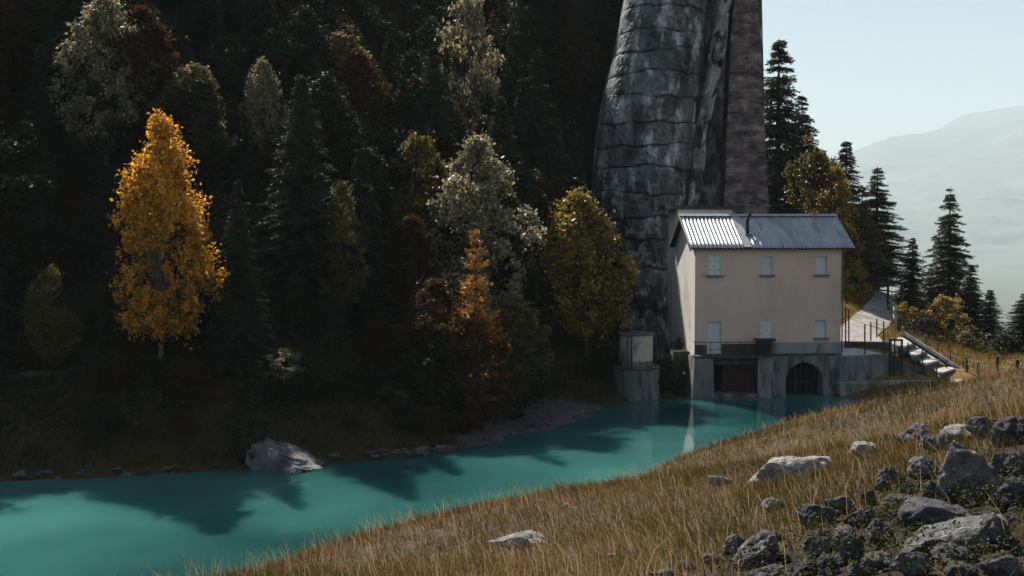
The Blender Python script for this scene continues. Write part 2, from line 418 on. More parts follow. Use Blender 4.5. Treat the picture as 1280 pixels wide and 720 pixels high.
def heap_mask(x, y, z):                          # the stony patch right of the camera: ground below a line through the slope
    px = 640 + FPX * x / y; py = HORIZON + FPX * (CAMZ - z) / y
    return sstep(0, 55, py - (735 - (px - 830) * .47)) * sstep(800, 900, px) * (1 - sstep(1300, 1390, px)) * (y < 26)
gx = np.r_[np.arange(-120, -30, 2.0), np.arange(-30, 48, .5), np.arange(48, 90, 2.0), np.arange(90, 420, 15)]
gy = np.r_[np.arange(-20, 2, 1.0), np.arange(2, 32, .28), np.arange(32, 110, .6), np.arange(110, 180, 2.0), np.arange(180, 520, 20)]
X, Y = np.meshgrid(gx, gy)
Z = height(X, Y)
nx, ny = len(gx), len(gy)
idx = np.arange(nx * ny).reshape(ny, nx)
quads = np.stack([idx[:-1, :-1], idx[:-1, 1:], idx[1:, 1:], idx[1:, :-1]], -1).reshape(-1, 4)
xf, yf = X.ravel(), Y.ravel()
s_, par_ = shore_dist(xf, yf)
beach_w = (sstep(BEACH0 - .6, BEACH0, par_) * (1 - sstep(BEACH1, BEACH1 + .4, par_)) * (1 - sstep(2.6, 4.2, s_)) * (s_ > -6))[:, None]
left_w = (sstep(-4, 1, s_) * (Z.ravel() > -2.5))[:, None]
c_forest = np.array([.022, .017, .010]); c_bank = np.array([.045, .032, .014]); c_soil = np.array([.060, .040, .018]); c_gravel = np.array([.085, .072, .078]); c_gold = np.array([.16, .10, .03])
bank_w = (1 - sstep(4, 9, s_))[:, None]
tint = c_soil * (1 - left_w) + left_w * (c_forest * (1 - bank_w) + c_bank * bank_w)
far_w = (sstep(20.5, 24, xf) * sstep(72, 78, yf))[:, None]
tint = tint * (1 - far_w) + c_gold * far_w
tint = tint * (1 - beach_w) + c_gravel * beach_w
hp = (heap_mask(xf, np.maximum(yf, 1.0), Z.ravel()) * (yf > 1.0))[:, None]
tint = tint * (1 - hp) + np.array([.018, .013, .008]) * hp
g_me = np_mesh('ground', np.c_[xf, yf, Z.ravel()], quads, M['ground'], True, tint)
ground = meshobj('ground', g_me); tag(ground, kind='structure')

# valley floor, lake, far mountains
floor_me = np_mesh('valley_floor', [(-13800, -2800, -348), (13800, -2800, -348), (13800, 21300, -348), (-13800, 21300, -348)], [(0, 1, 2, 3)], mat_noise('valley_floor', (.03, .045, .02), (.06, .07, .03), .01, 1))
tag(meshobj('valley_floor', floor_me), kind='structure')
lake_me = np_mesh('lake', [(-115, -18, 0), (27, -18, 0), (27, 85, 0), (-115, 85, 0)], [(0, 1, 2, 3)], M['water'])
tag(meshobj('lake', lake_me), kind='structure')
M['mountain'] = mat_noise('forested_mountain', (.03, .045, .025), (.075, .08, .045), .006, 1, c3=(.16, .15, .13), scale3=.002, lo3=.55, hi3=.65)
def ridge(name, d, sky_pts, x0, x1, depth, bot, rough, step):
    pxs = [p[0] for p in sky_pts]; pys = [p[1] for p in sky_pts]
    xs = np.arange(x0, x1, step); vs = np.linspace(0, 1, int(depth / step) + 1)
    A, B = np.meshgrid(xs, vs)
    yy = d - B * depth
    top = np.interp(640 + FPX * A / d, pxs, [CAMZ + (HORIZON - q) / FPX * d for q in pys])
    zz = top + (bot - top) * B
    p = np.c_[A.ravel(), yy.ravel(), zz.ravel()]
    n = fbm(p / 1100, 5).reshape(A.shape); n2 = fbm(p / 70 + 9, 3).reshape(A.shape)
    zz = zz + rough * n * np.clip(B * 6, .12, 1) * (1 - .5 * B) + n2 * rough * .09
    yy = yy + rough * 1.2 * fbm(p / 500 + 40, 4).reshape(A.shape) * np.clip(B * 4, 0, 1)
    zz = np.maximum(zz, -347)
    m_, k_ = A.shape; ii = np.arange(m_ * k_).reshape(m_, k_)
    q = np.stack([ii[:-1, :-1], ii[:-1, 1:], ii[1:, 1:], ii[1:, :-1]], -1).reshape(-1, 4)
    tag(meshobj(name, np_mesh(name, np.c_[A.ravel(), yy.ravel(), zz.ravel()], q, M['mountain'], True)), kind='structure')
ridge('mountain', 17000, [(-600, 330), (700, 290), (900, 240), (1060, 192), (1110, 172), (1190, 160), (1250, 146), (1290, 136), (1400, 128), (2200, 130)], -2500, 13000, 7500, -345, 320, 90)
ridge('mountain', 20800, [(-600, 330), (1040, 300), (1130, 210), (1165, 165), (1197, 145), (1250, 136), (1290, 132), (1320, 138), (2200, 150)], 2500, 13300, 2400, -200, 110, 120)

# ================================================================== HOUSE
HR = math.radians(3.0)
HO = P(868, 443.5, 77.0)                       # front left corner at deck level
E = (math.cos(HR), math.sin(HR)); NRM = (-math.sin(HR), math.cos(HR))
def fac(px, py, yl=0.0):                       # pixel -> local (x, z) on the plane y_local = yl
    r = ray(px, py); ox, oy = HO.x + NRM[0] * yl, HO.y + NRM[1] * yl
    t = (ox * NRM[0] + oy * NRM[1]) / (r[0] * NRM[0] + r[1] * NRM[1])
    w = (r[0] * t - HO.x, r[1] * t - HO.y, CAMZ + r[2] * t - HO.z)
    return (w[0] * E[0] + w[1] * E[1], w[2])
house = thing('power_house', 'two storey beige powerhouse with corrugated metal roof at the lake edge', 'building', HO, HR)
W = fac(1051, 400)[0]; D = 6.8
ZE = fac(900, 306)[1]                          # wall top
ZB = -HO.z - 1.0                               # bottom of the substructure, under water
ZW = -HO.z                                     # water level
T = .30
def rect_holes_wall(mb, x0, x1, z0, z1, holes, y=0.0, depth=.22):
    xs = sorted({x0, x1, *[h[0] for h in holes], *[h[1] for h in holes]}); zs = sorted({z0, z1, *[h[2] for h in holes], *[h[3] for h in holes]})
    for i in range(len(xs) - 1):
        for j in range(len(zs) - 1):
            cx, cz = (xs[i] + xs[i+1]) / 2, (zs[j] + zs[j+1]) / 2
            if any(h[0] < cx < h[1] and h[2] < cz < h[3] for h in holes): continue
            mb.add([(xs[i], y, zs[j]), (xs[i+1], y, zs[j]), (xs[i+1], y, zs[j+1]), (xs[i], y, zs[j+1])], [(0, 1, 2, 3)])
    for a, b, c, d in holes:
        mb.add([(a, y, c), (b, y, c), (b, y, d), (a, y, d), (a, y + depth, c), (b, y + depth, c), (b, y + depth, d), (a, y + depth, d)],
               [(0, 4, 5, 1), (1, 5, 6, 2), (2, 6, 7, 3), (3, 7, 4, 0)])
def pxrect(x0, x1, y0, y1):
    a = fac(x0, y1); b = fac(x1, y0); return (a[0], b[0], a[1], b[1])
win_px = [(885, 901, 320.5, 344, 'flush'), (952, 966, 320.5, 343.5, 'rec'), (1019.5, 1034, 320.5, 343, 'rec'),
          (883.5, 902, 402, 442, 'door'), (950.5, 965.5, 401, 424, 'flush'), (1019, 1033, 400, 422, 'rec')]
holes = [pxrect(*w[:4]) for w in win_px]
ZD = fac(1000, 428)[1]                          # top of the grey band
mb = MB()
rect_holes_wall(mb, 0, W, .0, ZE, holes, 0, .24)
mb.build('front_wall', M['plaster'], house)
mb = MB()
rz_ = fac(900, 268, D / 2)[1] - .12             # ridge
mb.add([(-.0, 0, -2.0), (0, D, -2.0), (0, D, ZE), (0, D / 2, rz_ - .12), (0, 0, ZE)], [(0, 4, 3, 2, 1)])
mb.build('gable_wall', M['plaster_lit'], house)
mb = MB()
mb.add([(W, 0, -1), (W, D, -1), (W, D, ZE), (W, D / 2, rz_ - .12), (W, 0, ZE)], [(0, 1, 2, 3, 4)])
mb.add([(0, D, -1), (W, D, -1), (W, D, ZE), (0, D, ZE)], [(1, 0, 3, 2)])
mb.build('rear_wall', M['plaster'], house)
# grey band at the wall foot, right of the balcony, and its ledge
bx0 = fac(958, 440)[0]
MB().box(bx0, W + .02, -.025, 0.0, 0.06, ZD).build('dado', M['dado'], house)
MB().box(bx0 - .05, W + .06, -.14, -.002, -.10, .058).build('ledge', M['concrete_dark'], house)
dx1 = fac(950, 440)[0]
MB().box(0.02, holes[3][0] - .0, -.02, 0.0, .05, fac(880, 431)[1]).build('dark_band', M['concrete_dark'], house)  # darker strip along the wall foot beside the door
MB().box(holes[3][1], dx1, -.02, 0.0, .05, fac(880, 430)[1]).build('dark_band', M['concrete_dark'], house)
# windows
for i, w in enumerate(win_px):
    a, b, c, d = holes[i]; kind = w[4]
    wn_ = 'door' if kind == 'door' else 'window'
    yy = .03 if kind == 'flush' else .17
    fr = MB()
    fw = .05
    fr.box(a, a + fw, yy, yy + .06, c, d).box(b - fw, b, yy, yy + .06, c, d).box(a + fw, b - fw, yy, yy + .06, d - fw, d).box(a + fw, b - fw, yy, yy + .06, c, c + fw)
    f = fr.build(wn_, M['shutter'], house)
    half = (a + b) / 2
    for (p, q) in ((a + fw + .005, half - .006), (half + .006, b - fw - .005)):
        if kind == 'rec':
            pan = MB().box(p, q + (.006 if p < half - .1 else 0), yy + .02, yy + .045, c + fw, d - fw)
            k = 12
        else:
            pan = MB().box(p, q, yy + .02, yy + .045, c + fw, d - fw)
        # louvre slats proud of the leaf
        n = max(6, int((d - c) / .085))
        for s in range(n):
            z = c + fw + (s + .5) * (d - c - 2 * fw) / n
            pan.hexa([(p + .01, yy + .004, z - .03), (q - .01, yy + .004, z - .03), (q - .01, yy + .018, z - .03), (p + .01, yy + .018, z - .03)],
                     [(p + .01, yy + .014, z + .028), (q - .01, yy + .014, z + .028), (q - .01, yy + .018, z + .028), (p + .01, yy + .018, z + .028)])
        pan.build('shutter_leaf', M['shutter'], f)
    if kind == 'flush':
        for zz in (c + (d - c) * .28, c + (d - c) * .72):
            for ha, hb_ in ((a + .02, a + .2), (b - .2, b - .02)):
                MB().box(ha, hb_, yy - .012, yy - .002, zz - .015, zz + .015).build('hinge', M['sill'], f)
    if kind != 'door':
        MB().box(a - .14, b + .14, -.16, .0, c - .13, c - .003).build('sill', M['sill'], f, bevel=.01)
for sx in (-.33, 1.12):
    MB().tube([(holes[0][0] + sx if sx < 0 else holes[0][1] + .32, -.1, holes[0][2] + .0), (holes[0][0] + sx if sx < 0 else holes[0][1] + .32, 0, holes[0][2] + .0)], .035, 8).build('shutter_catch', M['black_metal'], house)
# roof: corrugated sheets in real waves
ov_l, ov_r, ov_f = .42, .72, .45
slope = (rz_ - ZE) / (D / 2)
def corr(x0, x1, front, pitch=.25, amp=.040, lift=.0):
    n = int((x1 - x0) / pitch * 6) + 1
    mb = MB(); rows = 7
    for r in range(rows):
        t = r / (rows - 1)
        for i in range(n):
            x = x0 + (x1 - x0) * i / (n - 1)
            yl = (D / 2) + (1 if not front else -1) * t * (D / 2 + ov_f)
            z = rz_ + .06 - slope * t * (D / 2 + ov_f) + amp * math.sin(2 * PI * x / pitch) + lift
            mb.v.append((x, yl, z))
    for r in range(rows - 1):
        for i in range(n - 1):
            mb.f.append((r*n + i, r*n + i + 1, (r+1)*n + i + 1, (r+1)*n + i))
    o = len(mb.v)                                # underside gives the sheet a thickness
    mb.v += [(v[0], v[1], v[2] - .012) for v in mb.v[:o]]
    mb.f += [tuple(reversed([k + o for k in f])) for f in mb.f[:]]
    for i in range(n - 1):
        a = (rows - 1) * n + i; mb.f.append((a, a + 1, a + 1 + o, a + o))
    for r in range(rows - 1):
        mb.f.append((r*n, (r+1)*n, (r+1)*n + o, r*n + o)); mb.f.append((r*n + n-1, (r+1)*n + n-1, (r+1)*n + n-1 + o, r*n + n-1 + o))
    return mb
sx0 = fac(929, 290)[0]; sx1 = sx0 + .45
corr(-ov_l, sx0 + .03, True).build('roof_sheet', M['roof'], house, smooth=True)
corr(sx1 - .03, W + ov_r, True).build('roof_sheet', M['roof'], house, smooth=True)
corr(-ov_l, W + ov_r, False).build('roof_sheet', M['roof'], house, smooth=True)
e0 = D / 2 + ov_f
MB().hexa([(sx0, D/2 - .05, rz_ + .09), (sx1, D/2 - .05, rz_ + .09), (sx1, -ov_f + .01, rz_ + .10 - slope * e0), (sx0, -ov_f + .01, rz_ + .10 - slope * e0)],
          [(sx0, D/2 - .05, rz_ + .11), (sx1, D/2 - .05, rz_ + .11), (sx1, -ov_f + .01, rz_ + .12 - slope * e0), (sx0, -ov_f + .01, rz_ + .12 - slope * e0)]).build('flashing', M['roof'], house)
MB().add([(-ov_l, D/2 - .28, rz_ + .02 + .0), (W + ov_r, D/2 - .28, rz_ + .02), (W + ov_r, D/2, rz_ + .16), (-ov_l, D/2, rz_ + .16), (W + ov_r, D/2 + .28, rz_ + .02), (-ov_l, D/2 + .28, rz_ + .02)], [(0, 1, 2, 3), (3, 2, 4, 5)]).build('ridge_cap', M['roof'], house)
for xx, ww in ((-ov_l, .06), (W + ov_r - .06, .06)):          # barge boards under the sheet ends
    for sg in (-1, 1):
        y1 = D / 2 + sg * (D / 2 + ov_f - .02)
        zlow = rz_ - slope * (D / 2 + ov_f)
        MB().hexa([(xx, D/2, rz_ - .24), (xx + ww, D/2, rz_ - .24), (xx + ww, y1, zlow - .20), (xx, y1, zlow - .20)],
                  [(xx, D/2, rz_ - .0), (xx + ww, D/2, rz_ - .0), (xx + ww, y1, zlow + .0), (xx, y1, zlow + .0)]).build('barge_board', M['wood_dark'], house)
zlow = rz_ - slope * (D / 2 + ov_f)
MB().hexa([(-ov_l + .06, -ov_f + .05, zlow - .06), (W + ov_r - .06, -ov_f + .05, zlow - .06), (W + ov_r - .06, D/2, rz_ - .05), (-ov_l + .06, D/2, rz_ - .05)],
          [(-ov_l + .06, -ov_f + .05, zlow - .02), (W + ov_r - .06, -ov_f + .05, zlow - .02), (W + ov_r - .06, D/2, rz_ - .01), (-ov_l + .06, D/2, rz_ - .01)]).build('soffit', M['wood_dark'], house)
MB().hexa([(-ov_l + .06, D + ov_f - .05, zlow - .06), (W + ov_r - .06, D + ov_f - .05, zlow - .06), (W + ov_r - .06, D/2, rz_ - .05), (-ov_l + .06, D/2, rz_ - .05)],
          [(-ov_l + .06, D + ov_f - .05, zlow - .02), (W + ov_r - .06, D + ov_f - .05, zlow - .02), (W + ov_r - .06, D/2, rz_ - .01), (-ov_l + .06, D/2, rz_ - .01)]).build('soffit', M['wood_dark'], house)
# stove pipe
cx = fac(940, 294)[0]
cy0 = 1.15; cz0 = rz_ + .06 - slope * (D/2 - cy0)
MB().tube([(cx, cy0, cz0 - .15), (cx - .02, cy0, cz0 + .8), (cx + .02, cy0, cz0 + 1.05), (cx + .14, cy0, cz0 + 1.2), (cx + .10, cy0, cz0 + 1.42)], [.11, .11, .11, .12, .14], 12).build('stove_pipe', M['black_metal'], house, smooth=True)
MB().box(cx - .22, cx + .22, cy0 - .3, cy0 + .22, cz0 - .12, cz0 - .0).build('pipe_flashing', M['sill'], house)
# rainwater pipe on the right corner
MB().tube([(W + .07, -.08, ZE - .1), (W + .07, -.08, .1)], .045, 8).build('downpipe', M['cap'], house)
# rear block with flat roof
rb0, rb1 = fac(846, 268, 7.5)[0], fac(914, 268, 7.5)[0]
rzt = fac(880, 262, 7.5)[1]
MB().box(rb0, rb1, 7.2, 10.6, -2, rzt).build('rear_block', M['plaster_lit'], house)
MB().box(rb0 - .55, rb1 + .8, 6.75, 11.2, rzt + .002, rzt + .30).build('flat_roof', M['black_metal'], house, bevel=.02)
# substructure
PJ = .95                                        # balcony projection
p0 = fac(868, 470, -PJ)[0]; p1 = fac(891, 470, -PJ)[0]; q0 = fac(947, 470, -PJ)[0]; q1 = fac(966, 470, -PJ)[0]
sub = MB()                                      # left pier, flared to the foot
sub.hexa([(p0 - .25, -PJ - .25, ZB), (p1 + .12, -PJ - .25, ZB), (p1 + .12, 1.5, ZB), (p0 - .25, 1.5, ZB)], [(p0 + .02, -PJ, -.12), (p1, -PJ, -.12), (p1, 1.5, -.12), (p0 + .02, 1.5, -.12)])
sub.build('pier', M['concrete'], house)
MB().hexa([(q0 + .02, -PJ - .2, ZB), (q1 + .05, -PJ - .2, ZB), (q1 + .05, 1.5, ZB), (q0 + .02, 1.5, ZB)], [(q0, -PJ, -.12), (q1, -PJ, -.12), (q1, 1.5, -.12), (q0, 1.5, -.12)]).build('pier', M['concrete'], house)
MB().box(p0, q1, -PJ - .06, -.0, -.118, .02).build('balcony_slab', M['concrete_dark'], house, bevel=.015)
MB().box(p1 + .01, q0 - .01, -.4, -.1, -.62, -.121).build('lintel', M['concrete_dark'], house)
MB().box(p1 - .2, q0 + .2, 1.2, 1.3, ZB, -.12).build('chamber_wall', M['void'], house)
MB().box(p1 + .02, q0 - .0, -PJ + .1, 1.2, ZB, ZW + .22).build('gate_sill', M['concrete'], house)
gx0 = p1 + (q0 - p1) * .30
gate = MB().box(gx0, q0 - .02, .25, .33, ZW + .22, -.62).build('sluice_gate', M['red_gate'], house)
for k in range(4):
    zz = ZW + .4 + k * .5
    MB().box(gx0 + .02, q0 - .04, .17, .25, zz, zz + .09).build('gate_rib', M['red_gate'], gate)
# arch wall
ac = fac(1005.5, 476, -.12); ar = 1.20; az = ac[1]; ax = ac[0]
yA = -.12
mb = MB()
NS = 24
arc = [(ax + ar * math.cos(PI - PI * k / NS), az + ar * math.sin(PI - PI * k / NS)) for k in range(NS + 1)]
ztop = -.102
mb.add([(q1 - .05, yA, ZB), (ax - ar, yA, ZB), (ax - ar, yA, az), (q1 - .05, yA, az), (q1 - .05, yA, ztop), (ax - ar, yA, ztop)], [(0, 1, 2, 3), (3, 2, 5, 4)])
mb.add([(W, yA, ZB), (ax + ar, yA, ZB), (ax + ar, yA, az), (W, yA, az), (W, yA, ztop), (ax + ar, yA, ztop)], [(1, 0, 3, 2), (2, 3, 4, 5)])
for k in range(NS):
    (x0, z0), (x1, z1) = arc[k], arc[k + 1]
    mb.add([(x0, yA, z0), (x1, yA, z1), (x1, yA, ztop), (x0, yA, ztop)], [(0, 1, 2, 3)])
    mb.add([(x0, yA, z0), (x1, yA, z1), (x1, 1.6, z1), (x0, 1.6, z0)], [(0, 3, 2, 1)])
mb.add([(ax - ar, yA, ZB), (ax - ar, yA, az), (ax - ar, 1.6, az), (ax - ar, 1.6, ZB)], [(0, 1, 2, 3)])
mb.add([(ax + ar, yA, ZB), (ax + ar, yA, az), (ax + ar, 1.6, az), (ax + ar, 1.6, ZB)], [(3, 2, 1, 0)])
mb.add([(W, yA, ZB), (W, 3, ZB), (W, 3, ztop), (W, yA, ztop)], [(0, 1, 2, 3)])
mb.build('arch_wall', M['concrete'], house)
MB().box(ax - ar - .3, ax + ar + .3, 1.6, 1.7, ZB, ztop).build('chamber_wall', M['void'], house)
MB().box(-.02, W - .02, 1.75, D, ZB, -.02).build('foundation', M['concrete_dark'], house)
gr = MB()
for k in range(7):
    xx = ax - ar + .12 + k * (2 * ar - .24) / 6
    gr.tube([(xx, .7, ZB + .5), (xx, .7, az + math.sqrt(max(ar * ar - (xx - ax) ** 2, 0)))], .03 if k not in (2, 4) else .06, 6)
gr.tube([(ax - ar, .7, az - .2), (ax + ar, .7, az - .2)], .03, 6)
gr.build('arch_grille', M['wood_dark'], house)
# balcony railing
rt = fac(900, 428, -PJ)[1]
rl = MB()
for k in range(5):
    xx = p0 + .05 + k * (q0 - p0 - .1) / 4
    MB().tube([(xx, -PJ + .05, .02), (xx, -PJ + .05, rt)], .022, 6).build('railing_post', M['black_metal'], house)
for zz in (rt, rt * .5, .14):
    MB().tube([(p0 + .03, -PJ + .05, zz), (q0, -PJ + .05, zz)], .02 if zz < rt else .028, 6).build('rail', M['black_metal'], house)
MB().tube([(p0 + .05, -PJ + .05, rt), (p0 + .05, -.02, rt)], .025, 6).build('rail', M['black_metal'], house)
# dark gate winch cabinet on the middle pier
wc = MB(); zc = fac(957, 424, -PJ)[1]
wc.box(q0 - .12, q1 + .2, -PJ + .0, -.25, zc - .12, zc)
wc.build('winch_top', M['black_metal'], house)
wb = MB()
for k in range(6):
    xx = q0 + .03 + k * (q1 - q0 - .06) / 5
    wb.box(xx - .03, xx + .03, -PJ + .04, -PJ + .1, .02, zc - .121)
wb.box(q0 + .05, q1 - .05, -PJ + .3, -.3, .022, zc - .121)
wb.build('winch_cage', M['black_metal'], house)
# old stub wall left of the house
sw = MB()
a = P(846, 438, 79.5); b = P(868, 442, 79.2)
MB().box(-1.1, -.02, 1.4, 4.5, ZB, fac(850, 440, 1)[1]).build('stub_wall', M['concrete_dark'], house, bevel=.04)

# ================================================================== GAUGE TOWER
tc_ = G(797, 500.5, 0); tc_.y += 1.2; tc_.x += .02
tower = thing('gauge_tower', 'round concrete water gauge tower with dark cap standing in the lake', 'tower', (tc_.x, tc_.y, 0))
r1 = 1.47; r2 = 1.04
zl = P(797, 460, tc_.y - 1.2).z; zu = P(797, 419.5, tc_.y - 1).z
MB().lathe([(0, -1.5), (r1, -1.5), (r1, zl - .14), (0, zl - .14)], 56).build('lower_drum', M['concrete'], tower)
MB().lathe([(0, zl - .139), (r1 + .06, zl - .139), (r1 + .06, zl - .03), (r1 + .02, zl), (0, zl)], 56).build('drum_ledge', M['concrete_dark'], tower)
M['tower_plaster'] = mat_noise('tower_plaster', (.46, .37, .29), (.56, .46, .37), 1.6, .9, .2, 30, c3=(.20, .16, .13), scale3=1.2, stretch=(1, 1, .5), lo3=.58, hi3=.7, bdist=.01)
MB().lathe([(r2, zl + .001), (r2, zu)], 56).build('upper_drum', M['tower_plaster'], tower, smooth=True)
MB().lathe([(r2 + .015, zl + .05), (r2 + .03, zl + .05), (r2 + .03, zu - .08), (r2 + .015, zu - .08)], 16, math.radians(178), math.radians(252)).build('shaded_side_strip', M['dado'], tower, smooth=True)  # darker strip: the drum's shaded side put into the colour
MB().lathe([(r2 + .012, zl + .001), (r2 + .012, zl + .35), (r2, zl + .38)], 56).build('drum_foot', M['concrete'], tower, smooth=True)
MB().lathe([(0, zu + .2), (r2 * .6, zu + .16), (r2 + .12, zu + .06), (r2 + .12, zu - .02), (0, zu - .02)], 56).build('cap', M['cap'], tower)
# ladder-like iron frame leaning on the shaded side
lf = MB(); a0 = math.radians(248)
def tp(a, r, z): return (r * math.cos(a), r * math.sin(a), z)
lf.bar(tp(a0, r2 + .06, zl), tp(a0, r2 + .06, zu), .07).bar(tp(a0 - .75, r2 + .06, zl + .1), tp(a0 - .2, r2 + .05, zu - .2), .05).bar(tp(a0 - .22, r2 + .06, zl), tp(a0 - .22, r2 + .06, zu), .045)
lf.build('iron_frame', M['black_metal'], tower)

# ================================================================== BUTTRESS AND DAM
BD = 96.0
def xz(px, py, d=BD):
    p = P(px, py, d); return p.x, p.z
but = thing('rock_buttress', 'huge dark rounded rock buttress of stacked slab layers behind the beige building', 'rock', (0, 0, 0))
lpx = ([-260, -200, -60, 0, 60, 110, 160, 210, 260, 310, 380, 470], [850, 822, 795, 782, 770, 757, 748, 742, 739, 740, 748, 756])
rpx = ([-260, -200, -60, 0, 60, 110, 160, 210, 260, 310, 380, 470], [925, 905, 892, 886, 881, 876, 872, 866, 858, 850, 850, 850])
crack = [-172, -140, -105, -72, -42, -12, 17, 44, 70, 98, 126, 157, 186, 213, 243, 272, 300, 335, 380, 470]
crack.sort()
brng = np.random.default_rng(3)
for i in range(len(crack) - 1):
    ya, yb = crack[i], crack[i + 1]               # ya above yb in the picture
    NU, NV = 140, 22
    off = brng.uniform(-.30, .30); tilt = brng.uniform(-.25, .25); rb_, rt_ = brng.uniform(.25, .7), brng.uniform(.02, .2); ph = brng.uniform(0, 6)
    vs = []
    for v in range(NV + 1):
        tv = v / NV
        for u in range(NU + 1):
            tu = u / NU
            e_ = i + round(tv); wav = 7 * math.sin(tu * 4 + e_ * 1.7) + 4 * math.sin(tu * 9 + e_ * 2.9) + 3 * math.sin(tu * 23 + e_)
            wav *= abs(2 * tv - 1)
            py = ya + (yb - ya) * tv + wav * (.35)
            l = np.interp(py, *lpx); r = np.interp(py, *rpx)
            px = l + (r - l) * tu
            x, z = xz(px, py)
            c = math.sqrt(max(0, 1 - (2 * tu - 1) ** 2))
            rnd = rt_ * max(0, 1 - tv / .2) ** 2 + rb_ * max(0, 1 - (1 - tv) / .08) ** 1.5
            lean = (z - 8) * .05
            bul = 4.6 * c + (off + tilt * (tu - .5) * 2 - rnd) * (.35 + .65 * c)
            vs.append((x, BD - bul + lean, z))
    vs = np.array(vs)
    n1 = fbm(vs * np.array([.25, .25, .3]) + 3, 3); n2 = fbm(vs * 2.3 + i, 3); n3 = np.abs(fbm(vs * np.array([.9, .9, .35]) + 50 + i, 3))
    n4 = fbm(vs * np.array([3.4, 3.4, 5]) + i, 4, .6); n6 = fbm(vs * np.array([1.6, 1.6, .5]) + 70, 3)
    vs[:, 1] -= .60 * n1 + .16 * n2 + .17 * n4 + .22 * np.round(n6 * 4) / 4 - .18 * np.clip(.06 - n3, 0, 1) / .06 * .6
    vs[:, 2] += .06 * n2
    back = vs.copy(); back[:, 1] = BD + 1.5 + (vs[:, 2] - 8) * .05
    ii = np.arange((NU + 1) * (NV + 1)).reshape(NV + 1, NU + 1); o = len(vs)
    q = [np.stack([ii[:-1, :-1], ii[1:, :-1], ii[1:, 1:], ii[:-1, 1:]], -1).reshape(-1, 4)]
    for a, b in ((ii[0, :-1], ii[0, 1:]), (ii[-1, 1:], ii[-1, :-1]), (ii[1:, 0], ii[:-1, 0]), (ii[:-1, -1], ii[1:, -1])):
        q.append(np.stack([a, b, b + o, a + o], -1))
    me = np_mesh('rock_slab', np.r_[vs, back], np.concatenate(q), M['rock_face'], False)
    meshobj('rock_slab', me, but)
# pale fractured spur between the bulge and the dam
spur_l = ([-200, 0, 90, 130, 180, 215, 262], [928, 900, 886, 875, 868, 865, 855])
spur_r = ([-200, 0, 90, 130, 180, 215, 262], [944, 917, 904, 891, 885, 882, 873])
joints = [-200, -120, -50, 0, 42, 78, 120, 150, 182, 215, 262]
for i in range(len(joints) - 1):
    ya, yb = joints[i], joints[i + 1]; NU, NV = 16, 24; vs = []
    for v in range(NV + 1):
        for u in range(NU + 1):
            py = ya + (yb - ya) * (v / NV) + 4 * math.sin(u * .7 + i); tu = u / NU
            px = np.interp(py, *spur_l) + (np.interp(py, *spur_r) - np.interp(py, *spur_l)) * tu
            x, z = xz(px, py, BD - 2)
            e = .18 * max(0, 1 - min(v, NV - v) / 1.8)
            vs.append((x, BD - 2.0 - .6 * min(1, 6 * min(tu, 1 - tu)) + .8 * (tu - .5) * (1 if i % 2 else -1) + e + brng.uniform(0, .0) + (i % 3) * .22 + (z - 8) * .03, z))
    vs = np.array(vs); vs[:, 1] -= .8 * fbm(vs * 1.3 + i * 7, 4); vs[:, 0] += .28 * fbm(vs * .8 + 30, 3); vs[:, 1] -= .22 * np.round(fbm(vs * .9 + 12, 2) * 5) / 5
    back = vs.copy(); back[:, 1] = BD + 1
    ii = np.arange((NU + 1) * (NV + 1)).reshape(NV + 1, NU + 1); o = len(vs)
    q = [np.stack([ii[:-1, :-1], ii[1:, :-1], ii[1:, 1:], ii[:-1, 1:]], -1).reshape(-1, 4)]
    for a, b in ((ii[0, :-1], ii[0, 1:]), (ii[-1, 1:], ii[-1, :-1]), (ii[1:, 0], ii[:-1, 0]), (ii[:-1, -1], ii[1:, -1])):
        q.append(np.stack([a, b, b + o, a + o], -1))
    meshobj('rock_block', np_mesh('rock_block', np.r_[vs, back], np.concatenate(q), M['rock_pale'] if i in (5, 6, 8, 3) else M['rock_face']), but)
# dam pier: stacked concrete lifts
dam = thing('dam_pier', 'tall reddish concrete dam pier with horizontal casting lifts behind the roof', 'dam', (0, 0, 0))
dl = ([-420, 0, 40, 256, 330], [940, 918, 914, 905, 903]); dr = ([-420, 0, 262, 330], [958, 948, 961, 964])
ylev = np.arange(-184, 331, 12.5)
for i in range(len(ylev) - 1):
    ya, yb = ylev[i] + .12, ylev[i + 1] - .12
    j = brng.uniform(-.03, .03); jr = brng.uniform(-.04, .04)
    c = []
    for py in (yb, ya):
        x0, z = xz(np.interp(py, *dl), py, BD - 1); x1, _ = xz(np.interp(py, *dr), py, BD - 1)
        c.append([(x0, BD - 1 + j, z), (x1 + jr, BD - 1 + j, z), (x1 + jr - .3, BD + 1.2, z), (x0, BD + 1.2, z)])
    m_ = MB().hexa(c[0], c[1]); ob = m_.build('concrete_lift', M['dam'], dam, bevel=.03)
c = []
for py in (330, -184):                          # core behind the lift joints
    x0, z = xz(np.interp(py, *dl), py, BD - 1); x1, _ = xz(np.interp(py, *dr), py, BD - 1)
    c.append([(x0 + .1, BD - .75, z), (x1 - .2, BD - .75, z), (x1 - .5, BD + 1.1, z), (x0 + .1, BD + 1.1, z)])
MB().hexa(c[0], c[1]).build('core', M['rock_face'], dam)
